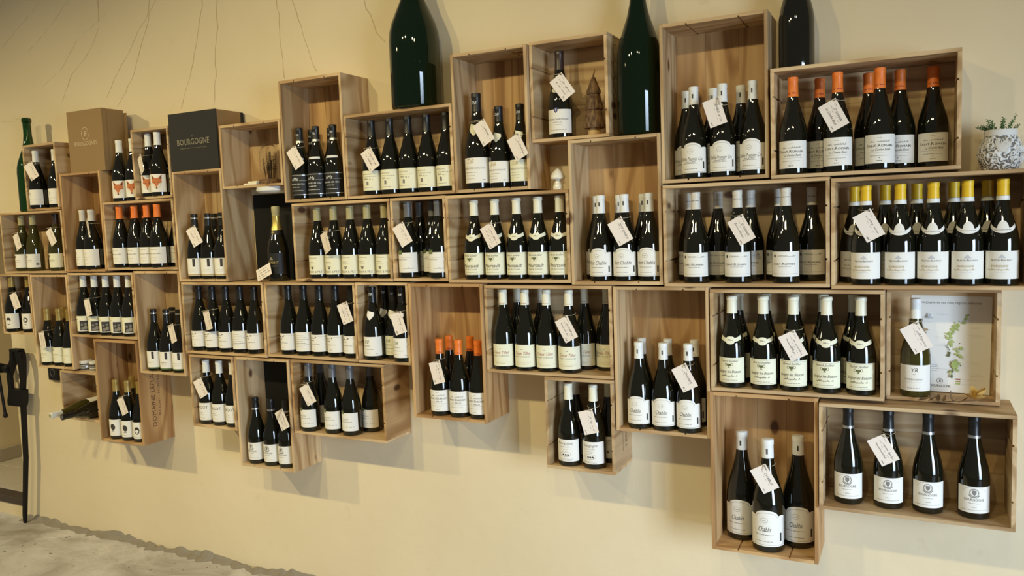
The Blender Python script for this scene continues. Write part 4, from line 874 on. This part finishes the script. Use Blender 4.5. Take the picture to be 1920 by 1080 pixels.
for y in (.042, .028): p.line([(.034, y), (.072, y)], .0005, 'pale_grey_ink')
mp('map_legend', p); p = P()
p.ring(-.024, .034, .008, .008, .001, 'ink', 18).txt('B', -.024, .030, .008, 'ink', .2).txt('BOURGOGNE', -.022, .015, .0075, 'ink', w=.054)
mp('map_emblem', p)
t = thing('dried_flower', 'dried flower stem with a yellowed bloom lying on a crate', 'flower', (.955, -.135, CR[39][3]+.0030))
obj('stem', MB().tube([(-.095, .004, .002), (-.03, 0, .006), (.04, .002, .012), (.100, .004, .018)], [.0010, .0014, .0016, .002], 6).done('stem', 'dry_leaf', True), t)
def leafm(name, L, w, curl, m):
    vs = []; fs = []; n = 6
    for i in range(n+1):
        s = i/n; ww = w*math.sin(PI*min(.98, s*.92+.04)); z = curl*L*s*s
        vs += [(L*s, -ww, z+ww*.4), (L*s, 0, z), (L*s, ww, z+ww*.4)]
    for i in range(n):
        for q in (0, 1): fs.append((3*i+q, 3*i+3+q, 3*i+4+q, 3*i+1+q))
    return mesh(name, vs, fs, [m], None, True)
rg = random.Random(2)
for k in range(9):
    o = obj('leaf', leafm('leaf', rg.uniform(.022, .036), rg.uniform(.004, .007), rg.uniform(.1, .6), 'dry_leaf'), t, (-.05+.013*k, .001, .009)); o.rotation_euler = (rg.uniform(-.4, .4), rg.uniform(-.6, -.15), rg.choice((-1.2, 1.4, -.7, 2.2, .4)))
for k in range(8):
    o = obj('petal', leafm('petal', .042 if k % 2 else .034, .011, .25, 'petal'), t, (.098, .003, .022)); a = k*PI/4; o.rotation_euler = (.3*math.cos(a), -.25-.5*abs(math.sin(a)), math.cos(a)*.9+(0 if k % 3 else 2.4))
# potted plant
t = thing('potted_plant', 'whitewashed carved stone pot with small green succulents', 'plant', (1.108, -.088, CR[19][3]+.0004))
pp = [(0, .036), (.002, .044), (.010, .046), (.013, .049), (.030, .055), (.050, .056), (.068, .052), (.082, .045), (.094, .040), (.100, .039), (.112, .039), (.114, .037), (.112, .034), (.098, .033)]
pot = obj('pot', MB().lathe(pp, 40).done('pot', 'stone_wash', True), t)
def pr_at(z): return rad_at(z, pp[:11])
rg = random.Random(8)
def onpot(a, z): r = pr_at(z)+.0006; return (r*math.sin(a), -r*math.cos(a), z)
for k in range(26):
    a0 = -1.6+3.2*rg.random() if k > 12 else -1.5+.25*k; z0 = rg.choice((.026, .040, .054, .068, .080)); dr = rg.choice((-1, 1)); b = MB(); pts = []
    for j in range(16):
        th = j*.5; q = .012*(1-j/17)*rg.uniform(.95, 1.05); pts.append(onpot(a0+dr*(q*math.cos(th)+.004*j*.2)/.05, min(.092, max(.014, z0+q*math.sin(th)))))
    b.tube(pts, [.0024*(1-.03*j) for j in range(16)], 6); obj('scroll_relief', b.done('scroll_relief', 'stone_light', True), pot)
for k in range(9):
    b = MB(); a = -.35+.11*k; b.tube([onpot(a*.35, .050), onpot(a*.7, .068), onpot(a*1.1, .084)], [.0016, .0030, .0008], 6); obj('acanthus_relief', b.done('acanthus_relief', 'stone_light', True), pot)
obj('rim_band', MB().lathe([(.096, .0392), (.097, .0412), (.112, .0412), (.1145, .0385)], 40, cap=False).done('rim_band', 'stone_light', True), pot)
obj('soil', MB().lathe([(.095, .0325), (.1005, .0325)], 24).done('soil', 'dry_leaf'), t)
for k in range(15):
    a = rg.uniform(0, 6.28) if k > 6 else -.9+k*.5+PI*1.0; L = rg.uniform(.035, .062); ln = rg.uniform(.3, 1.1); b = MB()
    base = Vector((.020*math.cos(a), .020*math.sin(a)*.9, .100)); dirv = Vector((math.cos(a)*ln, math.sin(a)*ln*.8, 1)).normalized(); pts = [base+dirv*L*s+Vector((0, 0, -.012*ln*s*s)) for s in (0, .25, .5, .75, 1)]
    b.tube(pts, .0010, 5, 0)
    for j in range(12):
        s = .30+.70*j/11; c0 = base+dirv*L*s+Vector((0, 0, -.012*ln*s*s)); an = j*2.4
        u = dirv.orthogonal().normalized(); v = dirv.cross(u); d1 = (u*math.cos(an)+v*math.sin(an)+dirv*.5).normalized(); n1 = d1.cross(dirv).normalized(); ll = .0095*(1.15-.5*s); h1 = d1.cross(n1)*.0012
        b.add([c0, c0+d1*ll*.55+n1*.0032, c0+d1*ll, c0+d1*ll*.55-n1*.0032, c0+d1*ll*.55+h1, c0+d1*ll*.55-h1], [(0, 1, 4), (1, 2, 4), (2, 3, 4), (3, 0, 4), (1, 0, 5), (2, 1, 5), (3, 2, 5), (0, 3, 5)], j % 2)
    obj('sprig', b.done('sprig', ['leaf', 'leaf_dark']), t)

# ------------------------------------------------------------------ iron leg vise and wall socket
V = thing('leg_vise', 'black wrought-iron leg vise standing by the doorway', 'vise', (-3.640, -.060, FZ+.001))
def tprism(secs, name, parent=V, bev=.004):     # stack of rectangular sections (z, cx, cy, hx, hy)
    vs = []; fs = []
    for z, cx, cy, hx, hy in secs: vs += [(cx-hx, cy-hy, z), (cx+hx, cy-hy, z), (cx+hx, cy+hy, z), (cx-hx, cy+hy, z)]
    n = len(secs); fs.append((3, 2, 1, 0)); fs.append(tuple(4*(n-1)+k for k in range(4)))
    for i in range(n-1):
        for k in range(4): k2 = (k+1) % 4; fs.append((4*i+k, 4*i+k2, 4*i+4+k2, 4*i+4+k))
    me = mesh(name, vs, fs, ['iron']); bm = bmesh.new(); bm.from_mesh(me); bmesh.ops.recalc_face_normals(bm, faces=bm.faces[:]); bmesh.ops.bevel(bm, geom=bm.edges[:], offset=bev, segments=1, affect='EDGES'); bm.to_mesh(me); bm.free()
    return obj(name, me, parent)
tprism([(0, -.048, 0, .010, .007), (.05, -.044, 0, .012, .009), (.39, .014, 0, .013, .010), (.68, .034, 0, .014, .011), (.79, .043, 0, .014, .013), (.85, .056, 0, .013, .013), (.92, .058, 0, .018, .015), (.97, .052, 0, .024, .018), (1.006, .046, 0, .024, .018)], 'fixed_leg', bev=.002)
tprism([(.69, -.066, 0, .014, .011), (.79, -.062, 0, .013, .012), (.86, -.066, 0, .013, .013), (.92, -.036, 0, .020, .015), (.96, -.014, 0, .015, .018), (1.006, -.008, 0, .015, .018)], 'moving_jaw', bev=.002)
tprism([(.692, -.018, 0, .066, .018), (.72, -.012, 0, .070, .020), (.79, .004, 0, .066, .018)], 'collar', bev=.003)
tprism([(1.004, .020, 0, .040, .019), (1.014, .020, 0, .044, .020), (1.022, .020, 0, .038, .017)], 'jaw_cap', bev=.002)
obj('screw_box', MB().tube([(-.045, -.01, .905), (-.075, -.01, .905), (-.085, -.01, .905)], [.022, .026, .022], 16).done('screw_box', 'iron', True), V)
obj('screw', MB().tube([(-.085, -.01, .905), (-.112, -.01, .905), (-.113, -.01, .905), (-.150, -.01, .905), (-.156, -.01, .905)], [.012, .012, .027, .029, .022], 16).done('screw', 'iron', True), V)
hd = obj('handle', MB().tube([(-.128, -.032, .97), (-.111, -.032, .83), (-.088, -.032, .645)], .008, 10).done('handle', 'iron', True), V)
obj('handle_knob', MB().tube([(-.090, -.032, .652), (-.087, -.032, .638), (-.084, -.032, .624)], [.009, .014, .008], 10).done('handle_knob', 'iron', True), hd)
so = thing('wall_socket', 'black wall socket beside the lying-bottle crate', 'socket', (-3.372, -.001, .925))
obj('plate', MB().box(-.044, .044, -.022, 0, -.044, .044, bev=.004).done('plate', 'socket_black'), so)
b = MB(); b.tube([(.019*math.cos(a), -.0232, .019*math.sin(a)) for a in [2*PI*k/20 for k in range(20)]], .0022, 6, closed=True); obj('outlet_ring', b.done('outlet_ring', 'cap_grey', True), so)
